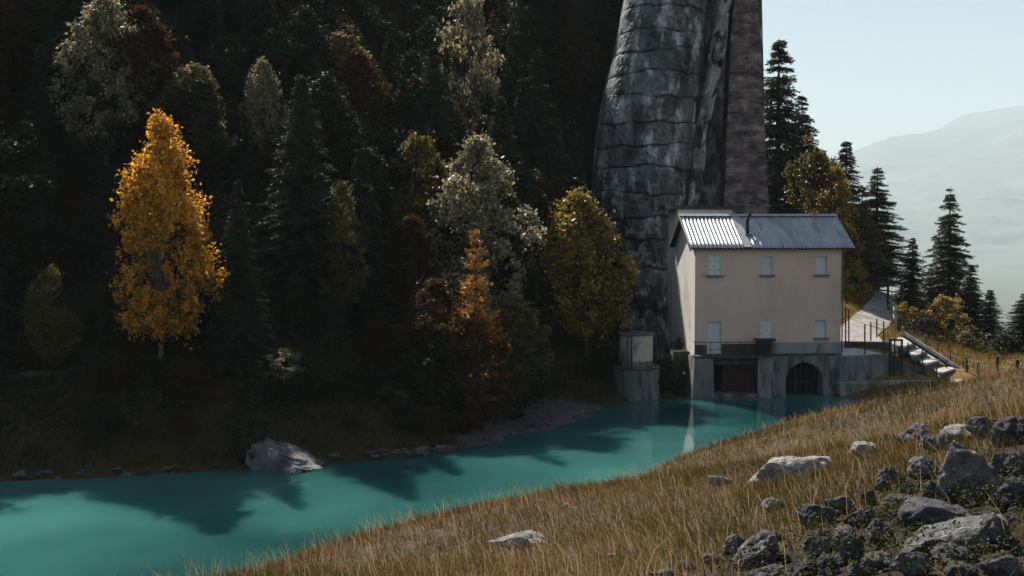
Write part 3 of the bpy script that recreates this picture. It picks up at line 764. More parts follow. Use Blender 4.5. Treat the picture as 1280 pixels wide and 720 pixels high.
# the cliff the dam leans against: fills the recess and rises out of the picture
NU, NV = 40, 80; vs = []
for v in range(NV + 1):
    z = -2 + 44 * v / NV
    for u in range(NU + 1):
        x = 9.6 + 8.3 * u / NU
        top = 38 + 3 * math.sin(x * .9) + 1.6 * math.sin(x * 2.3 + 1) - 3 * max(0, (4 - x) / 16)
        vs.append((x, BD + 3.2 + max(0, 7 - x) * .95 + z * .06, min(z, top)))
vs = np.array(vs); vs[:, 1] -= 1.5 * fbm(vs * .22, 5) + .5 * fbm(vs * 1.0, 4)
back = vs.copy(); back[:, 1] += 2.5
ii = np.arange((NU + 1) * (NV + 1)).reshape(NV + 1, NU + 1); o = len(vs)
q = [np.stack([ii[:-1, :-1], ii[:-1, 1:], ii[1:, 1:], ii[1:, :-1]], -1).reshape(-1, 4)]
for a, b in ((ii[0, :-1], ii[0, 1:]), (ii[-1, 1:], ii[-1, :-1]), (ii[1:, 0], ii[:-1, 0]), (ii[:-1, -1], ii[1:, -1])):
    q.append(np.stack([b, a, a + o, b + o], -1))
q.append(np.stack([ii[:-1, :-1], ii[1:, :-1], ii[1:, 1:], ii[:-1, 1:]], -1).reshape(-1, 4) + o)
tag(meshobj('cliff', np_mesh('cliff', np.r_[vs, back], np.concatenate(q), M['rock_face'])), kind='structure')

# ================================================================== TERRACE, WALL, PATH, STAIRS, RAILINGS
A0 = P(1051.5, 446, 77.6); A1 = P(1113, 446, 79.0); ZT = A0.z
def sheet(name, pts_l, pts_r, mat, n=6, lift=.05, sub=24, kind='structure'):
    """a ribbon draped on the ground between two edges"""
    L_ = np.array(pts_l); R_ = np.array(pts_r); k = len(L_)
    tt = np.linspace(0, k - 1, sub * (k - 1) + 1); f = np.minimum(tt.astype(int), k - 2); w = (tt - f)[:, None]
    le = L_[f] * (1 - w) + L_[f + 1] * w; ri = R_[f] * (1 - w) + R_[f + 1] * w
    u = np.linspace(0, 1, n + 1)[None, :, None]
    g = le[:, None, :] * (1 - u) + ri[:, None, :] * u
    zz = height(g[..., 0], g[..., 1]) + lift
    v = np.c_[g[..., 0].ravel(), g[..., 1].ravel(), zz.ravel()]
    ii = np.arange(len(v)).reshape(g.shape[:2])
    q = np.stack([ii[:-1, :-1], ii[:-1, 1:], ii[1:, 1:], ii[1:, :-1]], -1).reshape(-1, 4)
    o = meshobj(name, np_mesh(name, v, q, mat, True)); tag(o, kind=kind); return o
sheet('path', [(21.6, 84), (23.6, 89), (26.3, 93.5), (30.6, 104), (35.4, 117), (37.6, 126)], [(26.6, 84.5), (27.2, 89), (29.4, 93.5), (33.2, 104), (37.6, 117), (39.6, 126)], M['path'], lift=.07)
# terrace slab and retaining wall
wall = thing('retaining_wall', 'grey board marked concrete retaining wall running from the building to the steps', 'wall', (A0.x, A0.y, 0))
B0 = (0, 0); B1 = (A1.x - A0.x, A1.y - A0.y); C1 = P(1180, 481, 78.2); C1l = (C1.x - A0.x, C1.y - A0.y)
mb = MB(); mb.hexa([(B0[0] - .2, B0[1] - .35, -.8), (B1[0], B1[1] - .25, -.2), (B1[0], B1[1] + .4, -.2), (B0[0] - .2, B0[1] + .4, -.8)],
        [(B0[0] - .2, B0[1], ZT), (B1[0], B1[1], ZT), (B1[0], B1[1] + .4, ZT), (B0[0] - .2, B0[1] + .4, ZT)])
mb.build('wall_face', M['concrete'], wall)
zc1 = P(1123, 447, 79.0).z; ze1 = P(1190, 481, 78).z
mb = MB(); mb.hexa([(B1[0] + .003, B1[1] - .2, -.2), (C1l[0], C1l[1], .2), (C1l[0], C1l[1] + .5, .2), (B1[0] + .003, B1[1] + .5, -.2)],
        [(B1[0] + .003, B1[1] + .02, ZT - .05), (C1l[0], C1l[1] + .1, ze1 + .1), (C1l[0], C1l[1] + .5, ze1 + .1), (B1[0] + .003, B1[1] + .5, ZT - .05)])
mb.build('stair_wall', M['concrete'], wall)
zf = P(1100, 481, 76.5).z
MB().hexa([(-.3, -1.1, -.8), (C1l[0] - .6, C1l[1] - .8, -.2), (C1l[0] - .6, C1l[1] - .1, -.2), (-.3, -.1, -.8)], [(-.3, -1.0, zf), (C1l[0] - .6, C1l[1] - .75, zf + .15), (C1l[0] - .6, C1l[1] - .1, zf + .2), (-.3, -.1, zf + .05)]).build('footing', M['dado'], wall, bevel=.03)
mb = MB(); mb.hexa([(-.25, .41, ZT - .25), (B1[0] - .3, B1[1] + .41, ZT - .25), (B1[0] - 1.2, B1[1] + 4.2, ZT - .25), (-.25, 4.6, ZT - .25)], [(-.25, .41, ZT + .01), (B1[0] - .3, B1[1] + .41, ZT + .01), (B1[0] - 1.2, B1[1] + 4.2, ZT + .01), (-.25, 4.6, ZT + .01)])
mb.build('terrace_slab', M['slab'], wall)
# low dark kerb wall behind the terrace
ka = P(1056, 428, 84); kb = P(1113, 440, 83.5)
mb = MB().bar((ka.x, ka.y, ZT + .1), (kb.x, kb.y, ZT + .1), .35, .55)
tag(mb.build('kerb_wall', M['concrete_dark']), 'low dark mossy stone wall behind the pale terrace', 'wall')

# stairs: broad slabs stepping down to the right
stairs = thing('stone_steps', 'wide pale stone steps going down beside the concrete wall', 'stairs', (G(1140, 440, 2.4).x, G(1140, 440, 2.4).y, 0))
so = stairs.location
step_px = [((1113, 428), (1124, 421), (1146, 427), (1127, 434)), ((1127, 436), (1140, 430), (1160, 438), (1143, 444)), ((1142, 447), (1155, 441), (1175, 449.5), (1156, 455)),
           ((1160, 458), (1172, 452), (1194, 460.5), (1177, 466)), ((1184, 470), (1195, 464), (1213, 470), (1198, 477)), ((1202, 480), (1212, 474), (1228, 480), (1214, 488))]
for k, cs in enumerate(step_px):
    z = 2.75 - .44 * k
    t = [G(a, b, z) - Vector((so.x, so.y, 0)) for a, b in cs]
    t = [t[0], t[3], t[2], t[1]]
    bt = [Vector((q.x, q.y, z - .12)) for q in t]
    st_ = MB().hexa(bt, t).build('step', M['slab'], stairs, bevel=.02)
    cn = sum(t, Vector()) / 4
    ta = [cn + (q - cn) * .96 for q in t]
    MB().hexa([Vector((q.x, q.y, z - .75)) for q in ta], [Vector((q.x, q.y, z - .121)) for q in ta]).build('riser', M['concrete_dark'], st_)  # shade under each tread is painted as a dark riser
pa = G(1128, 414, 3.5); pb = G(1206, 466, 1.2)
for a, b in [((1130, 416.5, 3.2), (1204, 464, 1.35))]:
    p = P(a[0], a[1], 83.2) ; q = P(b[0], b[1], 80.6)
    p -= Vector((so.x, so.y, 0)); q -= Vector((so.x, so.y, 0))
    MB().bar(p, q, .14, .20).build('stringer', M['slab'], stairs)
    MB().bar(p - Vector((0, -.05, .2)), q - Vector((0, -.05, .2)), .10, .2).build('side_kerb', M['concrete_dark'], stairs)

def post(px, y0, y1, d, r=.035, mat='black_metal', parent=None, name='post'):
    a, b = P(px, y0, d), P(px, y1, d)
    o = Vector((parent.location.x, parent.location.y, 0)) if parent else Vector()
    return MB().tube([b - o, a - o], r, 8).build(name, M[mat], parent)
def cable(parent, pts, r=.018, name='rail', mat='black_metal'):
    o = Vector((parent.location.x, parent.location.y, 0))
    return MB().tube([P(*p) - o for p in pts], r, 6).build(name, M[mat], parent)
# posts along the terrace edge
tr = thing('terrace_railing', 'row of thin black iron posts along the pale terrace edge', 'railing', (A0.x + 1, A0.y + .5, ZT)); tr.location.z = 0
for px, y0, y1, d in [(1057, 384, 433, 84), (1061, 386, 434, 83.5), (1081, 405.5, 443, 79), (1088.5, 403, 426, 84), (1096, 398, 422, 85), (1104.7, 402, 446, 79)]:
    post(px, y0, y1, d, .05, parent=tr)
cable(tr, [(1081, 417, 79), (1104.7, 415, 79), (1113, 426, 79)], .012, 'chain')
cable(tr, [(1057, 396, 84), (1061, 397, 83.5), (1088.5, 408, 84), (1096, 403, 85)], .012, 'chain')
# black gate frame
gt = thing('iron_gate_frame', 'black iron gate frame standing against the concrete wall at the steps', 'gate', (P(1118, 470, 78.4).x, 78.4, 0))
post(1113, 424, 476, 78.4, .09, parent=gt, name='upright'); post(1118.3, 426, 476, 78.4, .06, parent=gt, name='upright'); post(1127.5, 424, 474, 78.4, .075, parent=gt, name='upright')
cable(gt, [(1112, 425, 78.4), (1128.5, 425, 78.4)], .07, 'top_bar'); cable(gt, [(1118, 441, 78.4), (1127.5, 441, 78.4)], .05, 'cross_bar')
for px in (1120.5, 1123, 1125.3): post(px, 426, 441, 78.4, .018, parent=gt, name='bar')
# stair railing
sr = thing('stair_railing', 'dark cable railing with thin posts following the stone steps down', 'railing', (P(1143, 424, 84).x, 84, 0))
for px, y0, y1, d in [(1143, 409, 427, 84), (1157.5, 420, 437, 83.2), (1172, 429, 449, 82.4), (1188, 440, 458, 81.6), (1204, 447, 468, 80.8)]:
    post(px, y0, y1, d, .04, parent=sr)
for o_ in (0, 7):
    cable(sr, [(1143, 409.5 + o_, 84), (1172, 429.5 + o_, 82.4), (1204, 448 + o_, 80.8)], .022)
sf = thing('stair_post_row', 'short black posts along the open front side of the stone steps', 'railing', (P(1153, 455, 79.5).x, 79.5, 0))
for px, y0, y1, d in [(1135, 428, 447, 80.3), (1153, 437, 456, 79.6), (1171, 460, 482, 77.8), (1183, 450, 470, 80)]:
    post(px, y0, y1, d, .045, parent=sf)
# fence going on to the right
rf = thing('wire_fence', 'thin wire fence with wooden posts running on past the bottom of the steps', 'fence', (P(1208, 470, 79).x, 79, 0))
for px, y0, y1, d, m in [(1208.5, 447, 474, 79.5, 'wood_dark'), (1223, 452, 476, 77, 'wood_grey'), (1247, 446, 468, 72, 'wood_dark'), (1272, 450, 472, 66, 'wood_dark'), (1296, 452, 478, 62, 'wood_dark')]:
    post(px, y0, y1, d, .09, m, rf)
for o_ in (0, 6, 12):
    cable(rf, [(1208, 443 + o_, 79.5), (1223, 446 + o_, 77), (1247, 448 + o_, 72), (1272, 451 + o_, 66), (1296, 454 + o_, 62)], .014, 'wire')
# wooden fence at the bend of the path
wf = thing('wooden_fence', 'dark wooden rail fence at the bend of the gravel path', 'fence', (P(1110, 372, 112).x, 112, 0))
for px, y0, y1, d in [(1092, 349, 368, 118), (1110, 350, 382, 112), (1127, 353, 376, 113)]:
    post(px, y0, y1, d, .13, 'wood_dark', wf)
for yy in (349.5, 356, 363):
    cable(wf, [(1088, yy - 1.5, 119), (1110, yy + .5, 112), (1129, yy + 4, 113.5)], .08, 'rail', 'wood_dark')
wl = thing('weathered_fence', 'leaning weathered grey fence posts along the edge of the gravel path', 'fence', (P(1115, 410, 95).x, 95, 0))
for px, y0, y1, d, m, r in [(1110.5, 370, 390, 108, 'wood_dark', .12), (1113.5, 374, 398, 103, 'wood_grey', .10), (1116.5, 378, 408, 98, 'wood_grey', .09), (1119.5, 385, 416, 93, 'wood_grey', .11), (1123, 397, 418, 92, 'wood_dark', .10), (1115, 365, 424, 90, 'wood_dark', .035)]:
    post(px, y0, y1, d, r, m, wl)
cable(wl, [(1110.5, 374, 108), (1116.5, 384, 98), (1119.5, 392, 93)], .05, 'rail', 'wood_grey')
cable(wl, [(1110.5, 381, 108), (1116.5, 393, 98), (1119.5, 403, 93)], .05, 'rail', 'wood_grey')

# ================================================================== TREE PROTOTYPES (mesh data shared by copies)
def leaf_quads(cen, nrm, size, elong, g):
    """diamond leaves: cen (n,3), nrm (n,3) random directions"""
    n = len(cen)
    a = np.cross(nrm, g.normal(size=(n, 3))); a /= np.linalg.norm(a, axis=1)[:, None] + 1e-9
    b = np.cross(nrm, a); b /= np.linalg.norm(b, axis=1)[:, None] + 1e-9
    s = size[:, None]
    v = np.stack([cen - a * s * elong, cen + b * s * .55, cen + a * s * elong, cen - b * s * .55], 1).reshape(-1, 3)
    f = np.arange(4 * n).reshape(n, 4)
    return v, f
def tube_np(pts, rads, n=6):
    m = MB(); m.tube(pts, rads, n, cap=False); return m
def broadleaf(seed, H=10.0, R=3.0, trunk_frac=.22, nclump=150, per=120, leaf=.13, spread=.5, top=.55, bark='bark', shape='round', tk=1.0):
    g = np.random.default_rng(seed)
    tr = MB()
    lean = g.normal(0, .03, 2) * H
    spine = [Vector((lean[0] * t * t, lean[1] * t * t, H * t * .93)) for t in np.linspace(0, 1, 8)]
    r0 = (H * .014 + .03) * tk
    tr.tube(spine, [r0 * (1 - .85 * t) * (1.35 if t == 0 else 1) for t in np.linspace(0, 1, 8)], 8, cap=False)
    cl = []
    tries = 0
    lobes = g.uniform(0, 2 * PI, 4); lob_a = g.uniform(.05, .22, 4)
    while len(cl) < nclump and tries < 20000:
        tries += 1
        t = g.uniform(trunk_frac, 1.0)
        prof = math.sin(PI * min(1, ((t - trunk_frac) / (1 - trunk_frac)) ** .8 * .93 + .06)) ** .7
        if shape == 'cone':
            q_ = (t - trunk_frac) / (1 - trunk_frac); prof = min(1, q_ / .25 + .25) * (1 - q_) ** .62 * 1.05 + .03
        if shape == 'birch':
            q_ = (t - trunk_frac) / (1 - trunk_frac); prof = float(np.interp(q_, [0, .08, .3, .5, .7, .85, 1], [.55, .85, 1, .92, .72, .48, .08]))
        a = g.uniform(0, 2 * PI); rr = R * prof * (1 + sum(lob_a[k] * math.sin((k + 1) * a + lobes[k] + t * 5) for k in range(4)))
        q = math.sqrt(g.uniform(.02, 1))
        if q < .5 and g.random() < .45: continue
        c = Vector((math.cos(a) * rr * q, math.sin(a) * rr * q, H * t)) + Vector((lean[0] * t, lean[1] * t, 0))
        if float(fbm(np.array([[c.x, c.y, c.z]]) * (5.5 / H) + seed, 2)[0]) < (-.24 if shape == 'birch' else -.12): continue
        cl.append((c, t, q))
    cen = []
    for c, t, q in cl:
        tb = max(trunk_frac * .6, t - .10 - .22 * q * g.uniform(.5, 1.2))
        base = Vector((lean[0] * tb * tb, lean[1] * tb * tb, H * tb * .93))
        mid = base.lerp(c, .55) + Vector((0, 0, .04 * H * g.uniform(-.2, .6)))
        if g.random() < .38:
            tr.tube([base, mid, c], [r0 * .22 * (1 - tb * .6), r0 * .13 * (1 - tb * .5), .006], 4, cap=False)
        k = int(per * g.uniform(.5, 1.4)); rad = spread * g.uniform(.6, 1.3)
        d = g.normal(size=(k, 3)); d /= np.linalg.norm(d, axis=1)[:, None]
        cen.append(np.array(c) + d * np.abs(g.normal(0, .62, k))[:, None] * rad * np.array([1, 1, 1.25 if shape == 'birch' else .8]))
    cen = np.concatenate(cen); n = len(cen)
    nr = g.normal(size=(n, 3)) + np.array([0, 0, .6]); nr /= np.linalg.norm(nr, axis=1)[:, None]
    v, f = leaf_quads(cen, nr, leaf * g.uniform(.6, 1.3, n), .85, g)
    tm = bpy.data.meshes.new('trunk'); tm.from_pydata(tr.v, [], tr.f); tm.materials.append(M[bark])
    for p in tm.polygons: p.use_smooth = True
    return {'trunk': tm, 'crown': np_mesh('crown', v, f, M['leaf_dark']), 'H': H}
def conifer(seed, H=12.0, R=2.4, whorls=44, droop=.35, dens=1.0, blade=.22, width=.035, start=.06, open_=0.0, rise=.1, pw=.85):
    g = np.random.default_rng(seed); tr = MB()
    r0 = H * .012 + .03
    tr.tube([(0, 0, 0), (0, 0, H * .5), (0, 0, H)], [r0 * 1.2, r0 * .65, .012], 8, cap=False)
    V = []
    base_c, dirs, lens = [], [], []
    for w in range(whorls):
        t = start + (1 - start) * (w + g.uniform(-.3, .3)) / whorls
        t = min(max(t, start), .995)
        nb = int(g.integers(5, 8))
        Lm = R * (1 - t) ** pw * (1.0 if t > .2 else .75 + t * 1.25) + .12
        a0 = g.uniform(0, 2 * PI)
        for b in range(nb):
            if g.random() < open_: continue
            a = a0 + 2 * PI * b / nb + g.uniform(-.4, .4); L_ = Lm * g.uniform(.5, 1.18); t = min(max(t + g.normal(0, .25) / whorls, start), .996); dr_ = droop * g.uniform(.5, 1.6)
            d = np.array([math.cos(a), math.sin(a), 0]); side = np.array([-math.sin(a), math.cos(a), 0])
            m = max(3, int(L_ / .15 * dens))
            pts = []
            for k in range(m + 1):
                u = k / m
                z = H * t + L_ * (rise * u - dr_ * u * u + .25 * max(0, u - .65))
                pts.append(np.array([0, 0, z]) + d * L_ * u)
            tr.tube([pts[0], pts[m // 2], pts[-1]], [.012 + .012 * L_, .01 + .006 * L_, .004], 3, cap=False)
            for k in range(1, m + 1):
                u = k / m; p = pts[k]; fwd = pts[k] - pts[k - 1]; fwd = fwd / (np.linalg.norm(fwd) + 1e-9)
                tl = blade * (.55 + 1.1 * math.sin(PI * min(1, .25 + .7 * u))) * g.uniform(.6, 1.3) * (.5 + .5 * min(1, L_ / 1.2))
                for s in (-1, 1):
                    for h in range(2):
                        dv = fwd * g.uniform(.35, .9) + side * s * g.uniform(.5, 1.0) + np.array([0, 0, g.uniform(-1.0, .25)])
                        base_c.append(p + g.normal(0, .02, 3)); dirs.append(dv / np.linalg.norm(dv)); lens.append(tl)
                if k == m:
                    base_c.append(p); dirs.append(fwd); lens.append(tl * .9)
    base_c = np.array(base_c); dirs = np.array(dirs); lens = np.array(lens)[:, None]; n = len(lens)
    # each spray: three narrow needle blades fanned
    vs, k = [], 0
    for ang in (-.45, 0, .45):
        sd = np.cross(dirs, g.normal(size=(n, 3))); sd /= np.linalg.norm(sd, axis=1)[:, None] + 1e-9
        dd = dirs + sd * ang; w_ = width * g.uniform(.6, 1.4, (n, 1)); s2 = np.cross(dd, sd); s2 /= np.linalg.norm(s2, axis=1)[:, None] + 1e-9
        s2 = s2 * .6 + sd * .4
        vs.append(np.stack([base_c - s2 * w_ * .5, base_c + s2 * w_ * .5, base_c + dd * lens * .6 + s2 * w_, base_c + dd * lens * g.uniform(.8, 1.1, (n, 1))], 1))
    v = np.concatenate(vs).reshape(-1, 3); f = np.arange(len(v)).reshape(-1, 4)
    tm = bpy.data.meshes.new('trunk'); tm.from_pydata(tr.v, [], tr.f); tm.materials.append(M['bark'])
    return {'trunk': tm, 'crown': np_mesh('crown', v, f, M['spruce']), 'H': H}
PR = {}
PR['spruce'] = [conifer(11, 12, 2.3, 66, .40, 1.2), conifer(12, 12, 1.9, 60, .50, 1.2), conifer(13, 12, 2.7, 66, .38, 1.2)]
PR['spruce_open'] = [conifer(21, 12, 2.9, 50, .36, 1.5, .26, .036, .08, .08, .14, 1.0), conifer(22, 12, 2.6, 50, .34, 1.5, .26, .036, .08, .10, .15, .95)]
PR['larch'] = [conifer(31, 9, 2.0, 34, .05, .9, .20, .035, .1, .12, .25), conifer(32, 9, 2.3, 34, .10, .9, .22, .035, .1, .1, .2)]
PR['broad'] = [broadleaf(41, 10, 3.0, .16, 320, 66, .145, .52, shape='birch'), broadleaf(42, 10, 3.4, .18, 300, 66, .145, .55), broadleaf(43, 10, 2.6, .2, 280, 66, .145, .50)]
PR['birch'] = [broadleaf(54, 10, 2.3, .13, 620, 52, .10, .36, bark='bark_birch', shape='birch', tk=.6)]
PR['fine'] = [broadleaf(61, 9, 2.7, .10, 340, 66, .125, .46), broadleaf(62, 9, 3.0, .15, 330, 66, .125, .48)]
PR['shrub'] = [broadleaf(71, 3, 1.6, .05, 60, 110, .09, .32), broadleaf(72, 3, 1.9, .04, 70, 110, .09, .34)]
def plant(name, kind, var, x, y, hgt, matkey, label, cat, group=None, rz=None, wscale=1.0, sink=.12, parts=('trunk', 'crown')):
    pr = PR[kind][var % len(PR[kind])]; s = hgt / pr['H']
    t = thing(name, label, cat, (x, y, hz(x, y) - sink), random.uniform(0, 6.28) if rz is None else rz, group)
    t.scale = (s * wscale, s * wscale, s)
    for pn in parts:
        o = bpy.data.objects.new(pn, pr[pn]); link(o, t)
        if pn == 'crown':
            o.material_slots[0].link = 'OBJECT'; o.material_slots[0].material = M[matkey]
    return t
def hero(name, kind, var, px, top, d, matkey, label, cat='tree', wpx=None, group=None, rz=None, bark=None):
    p = P(px, top, d); h = p.z - hz(p.x, p.y) + .12
    pr = PR[kind][var % len(PR[kind])]
    ws = 1.0
    if wpx:
        v = np.empty(len(pr['crown'].vertices) * 3, np.float32); pr['crown'].vertices.foreach_get('co', v)
        wd = np.percentile(v[0::3], 98) - np.percentile(v[0::3], 2)
        ws = (wpx / FPX * d) / (wd * h / pr['H'])
    return plant(name, kind, var, p.x, p.y, h, matkey, label, cat, group, rz, ws)

# ------------------------------------------------------------------ trees that stand out in the photograph
hero('birch_tree', 'birch', 0, 197, 152, 59.5, 'birch', 'tall amber yellow birch glowing alone in the dark forest', wpx=122)
hero('broadleaf_tree', 'fine', 0, 128, 2, 71, 'leaf_silver_lit', 'tall silvery leaved tree high above the amber birch', wpx=105)
hero('broadleaf_tree', 'fine', 1, 602, 176, 74, 'leaf_silver_lit', 'pale silvery gold leafy tree above the small orange larch', wpx=118)
hero('broadleaf_tree', 'broad', 0, 732, 247, 79, 'leaf_gold', 'gold and olive leafy tree beside the round gauge tower', wpx=112)
hero('broadleaf_tree', 'broad', 1, 524, 166, 77, 'leaf_olive', 'round dark crowned tree with olive sunlit top', wpx=82)
hero('larch_tree', 'larch', 0, 594, 286, 65.5, 'larch', 'small bright orange larch in front of the pale silvery tree', wpx=66)
hero('broadleaf_tree', 'fine', 1, 545, 352, 66, 'leaf_brown', 'brown autumn leaved tree left of the orange larch', wpx=95)
hero('broadleaf_tree', 'fine', 0, 640, 372, 70, 'leaf_olive', 'bushy olive tree right of the orange larch', wpx=90)
hero('broadleaf_tree', 'fine', 0, 515, 272, 72, 'leaf_brown', 'rust brown leafed tree below the round olive topped tree', wpx=75)
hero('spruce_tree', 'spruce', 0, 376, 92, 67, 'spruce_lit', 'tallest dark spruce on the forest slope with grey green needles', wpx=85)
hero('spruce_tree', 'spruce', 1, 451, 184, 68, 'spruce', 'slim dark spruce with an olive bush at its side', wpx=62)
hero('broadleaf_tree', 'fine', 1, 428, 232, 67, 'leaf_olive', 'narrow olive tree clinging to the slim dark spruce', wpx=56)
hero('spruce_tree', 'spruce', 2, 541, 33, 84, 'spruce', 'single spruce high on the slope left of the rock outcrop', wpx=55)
hero('broadleaf_tree', 'broad', 2, 424, 30, 87, 'larch_dull', 'orange tinted treetop high on the dark slope', wpx=84)
hero('broadleaf_tree', 'broad', 0, 332, 80, 76, 'leaf_silver_lit', 'pale treetop left of the tallest spruce', wpx=52)
hero('broadleaf_tree', 'fine', 0, 238, 84, 72, 'leaf_olive', 'sparse olive tree behind the amber birch', wpx=90)
hero('broadleaf_tree', 'broad', 1, 588, -8, 99, 'leaf_silver_lit', 'pale leafy treetop near the head of the slope', wpx=80)
hero('broadleaf_tree', 'broad', 1, 62, 332, 58, 'leaf_olive', 'small pale topped tree low on the slope left of the birch', wpx=60)
hero('silvery_shrub', 'shrub', 0, 352, 437, 60, 'leaf_silver_lit', 'small bright silvery shrub on the bank above the boulder', 'shrub', wpx=52)  # leaves only, no blossom; sunlight is in the pale leaf colour
hero('leafy_shrub', 'shrub', 1, 412, 420, 60, 'leaf_dark', 'dark leafy shrub between the silvery shrub and the spruces', 'shrub', wpx=60)
hero('leafy_shrub', 'shrub', 0, 486, 482, 60.5, 'leaf_olive', 'olive shrub at the waterside near the gravel beach', 'shrub', wpx=40)
hero('leafy_shrub', 'shrub', 1, 310, 500, 54.5, 'leaf_dark', 'very dark upright shrub against the grey shore boulder', 'shrub', wpx=50)
hero('leafy_shrub', 'shrub', 0, 838, 445, 77.6, 'leaf_dark', 'dark shrub in the gap between gauge tower and building', 'shrub', wpx=34)
hero('leafy_shrub', 'shrub', 1, 826, 462, 76.8, 'leaf_dark', 'low dark shrub at the water between gauge tower and building', 'shrub', wpx=30)
hero('leafy_shrub', 'shrub', 1, 848, 425, 79.5, 'leaf_dark', 'dark creeper bush against the sunlit gable wall', 'shrub', wpx=34)
for px_, tp_, d_ in [(655, 96, 88), (690, 130, 86), (672, 60, 93), (712, 150, 88), (640, 40, 92), (625, 120, 84)]:
    hero('spruce_tree', 'spruce', int(d_), px_, tp_, d_, 'spruce', 'dark spruce in the dense stand left of the rock buttress', wpx=70, group='spruces left of the buttress')
hero('leafy_shrub', 'shrub', 1, 585, 400, 63.6, 'leaf_brown', 'large brown shrub hiding the foot of the orange larch', 'shrub', wpx=105)
hero('leafy_shrub', 'shrub', 0, 540, 418, 63, 'leaf_dark', 'large dark green shrub left of the orange larch foot', 'shrub', wpx=80)
hero('leafy_shrub', 'shrub', 0, 632, 430, 66.5, 'leaf_dark', 'large dark green shrub above the gravel beach', 'shrub', wpx=85)
# right of the dam
hero('spruce_tree', 'spruce', 0, 974, 48, 125, 'spruce_lit', 'tallest spruce rising beside the reddish dam pier', wpx=105, rz=.4)
hero('spruce_tree', 'spruce', 2, 1003, 118, 127, 'spruce_lit', 'dense spruce leaning out right of the tallest spruce', wpx=80)
hero('broadleaf_tree', 'broad', 2, 1021, 172, 113, 'leaf_olive', 'loose leafed olive tree between the spruces behind the roof', wpx=70)
hero('spruce_tree', 'spruce', 1, 1058, 176, 114, 'spruce', 'dark spruce behind the right end of the metal roof', wpx=66)
hero('broadleaf_tree', 'fine', 1, 1040, 212, 109, 'leaf_gold', 'golden leafed tree above the right end of the metal roof', wpx=60)
hero('larch_tree', 'larch', 1, 1078, 232, 112, 'larch_dull', 'dull brown larch right of the building above the path', wpx=58)
hero('larch_tree', 'larch', 0, 1000, 195, 124, 'larch_dull', 'brownish larch low behind the middle of the metal roof', wpx=70)
hero('spruce_tree', 'spruce_open', 0, 1097, 208, 121, 'spruce_lit', 'layered spruce standing behind the wooden path fence', wpx=72)
hero('spruce_tree', 'spruce', 1, 1081, 250, 124, 'spruce', 'dark spruce half hidden behind the layered spruce', wpx=46)
hero('spruce_tree', 'spruce', 1, 1141, 297, 116, 'spruce', 'small slim dark spruce right of the wooden path fence', wpx=36)
hero('spruce_tree', 'spruce_open', 1, 1188, 234, 107, 'spruce_lit', 'wide open branched spruce standing alone against the pale mountain', wpx=66)
hero('spruce_tree', 'spruce', 0, 1214, 330, 103, 'spruce', 'short dark spruce right of the lone open spruce', wpx=44)
hero('spruce_tree', 'spruce', 1, 1238, 362, 101, 'spruce', 'smallest dark spruce above the wire fence', wpx=40)
hero('spruce_tree', 'spruce', 2, 1281, 366, 88, 'spruce', 'dark spruce cut by the picture edge above the grass ridge', wpx=60)
hero('larch_tree', 'larch', 1, 1164, 334, 108, 'larch_dull', 'brown larch left of the lone open spruce', wpx=44)
hero('leafy_shrub', 'shrub', 1, 1180, 372, 97, 'leaf_gold', 'golden leafed bush behind the stair railing', 'shrub', wpx=62)
hero('leafy_shrub', 'shrub', 0, 1150, 392, 95, 'leaf_dark', 'dark green bush at the top of the stair railing', 'shrub', wpx=46)
hero('leafy_shrub', 'shrub', 0, 1132, 378, 98, 'leaf_gold', 'yellow bush beside the weathered fence posts', 'shrub', wpx=30)
hero('leafy_shrub', 'shrub', 1, 1212, 408, 94, 'leaf_olive', 'olive bush under the short dark spruce', 'shrub', wpx=50)
hero('leafy_shrub', 'shrub', 0, 1068, 330, 106, 'leaf_gold', 'golden bush on the bank left of the path', 'shrub', wpx=40)
hero('leafy_shrub', 'shrub', 1, 1256, 420, 86, 'leaf_dark', 'dark low bush behind the wire fence', 'shrub', wpx=50)

# ------------------------------------------------------------------ the dark forest on the slope
used = [(o.location.x, o.location.y) for o in col.objects if o.get('category') == 'tree']
placed = []
frng = random.Random(21)
tries = 0
while len(placed) < 270 and tries < 40000:
    tries += 1
    y = frng.uniform(50, 122); x = frng.uniform(-.50 * y, 9)
    s, _ = shore_dist(np.array([x]), np.array([y])); s = float(s[0])
    if s < 5.5 or s > 52: continue
    if x > 4 and y > 86: continue
    if x > 3 and s < 9 and y > 74: continue
    if any((x - a) ** 2 + (y - b) ** 2 < 4.0 for a, b in used): continue
    if any((x - a) ** 2 + (y - b) ** 2 < 3.6 for a, b, _ in placed): continue
    placed.append((x, y, s))
k_ = 0
while k_ < 52:
    x = frng.uniform(-8, 11); y = frng.uniform(83, 118)
    s = float(shore_dist(np.array([x]), np.array([y]))[0][0])
    if s < 6 or (x > 3.6 and 88 < y < 103) or (x > 5 and y < 103): continue
    if any((x - a) ** 2 + (y - b) ** 2 < 2.2 for a, b, _ in placed): continue
    placed.append((x, y, s)); k_ += 1
blocked = [(P(197, 300, 59.5).x, 59.5), (P(594, 380, 69).x, 69), (P(602, 300, 74).x, 74), (P(732, 350, 79).x, 79), (P(376, 250, 67).x, 67), (P(128, 100, 71).x, 71), (P(524, 200, 77).x, 77)]
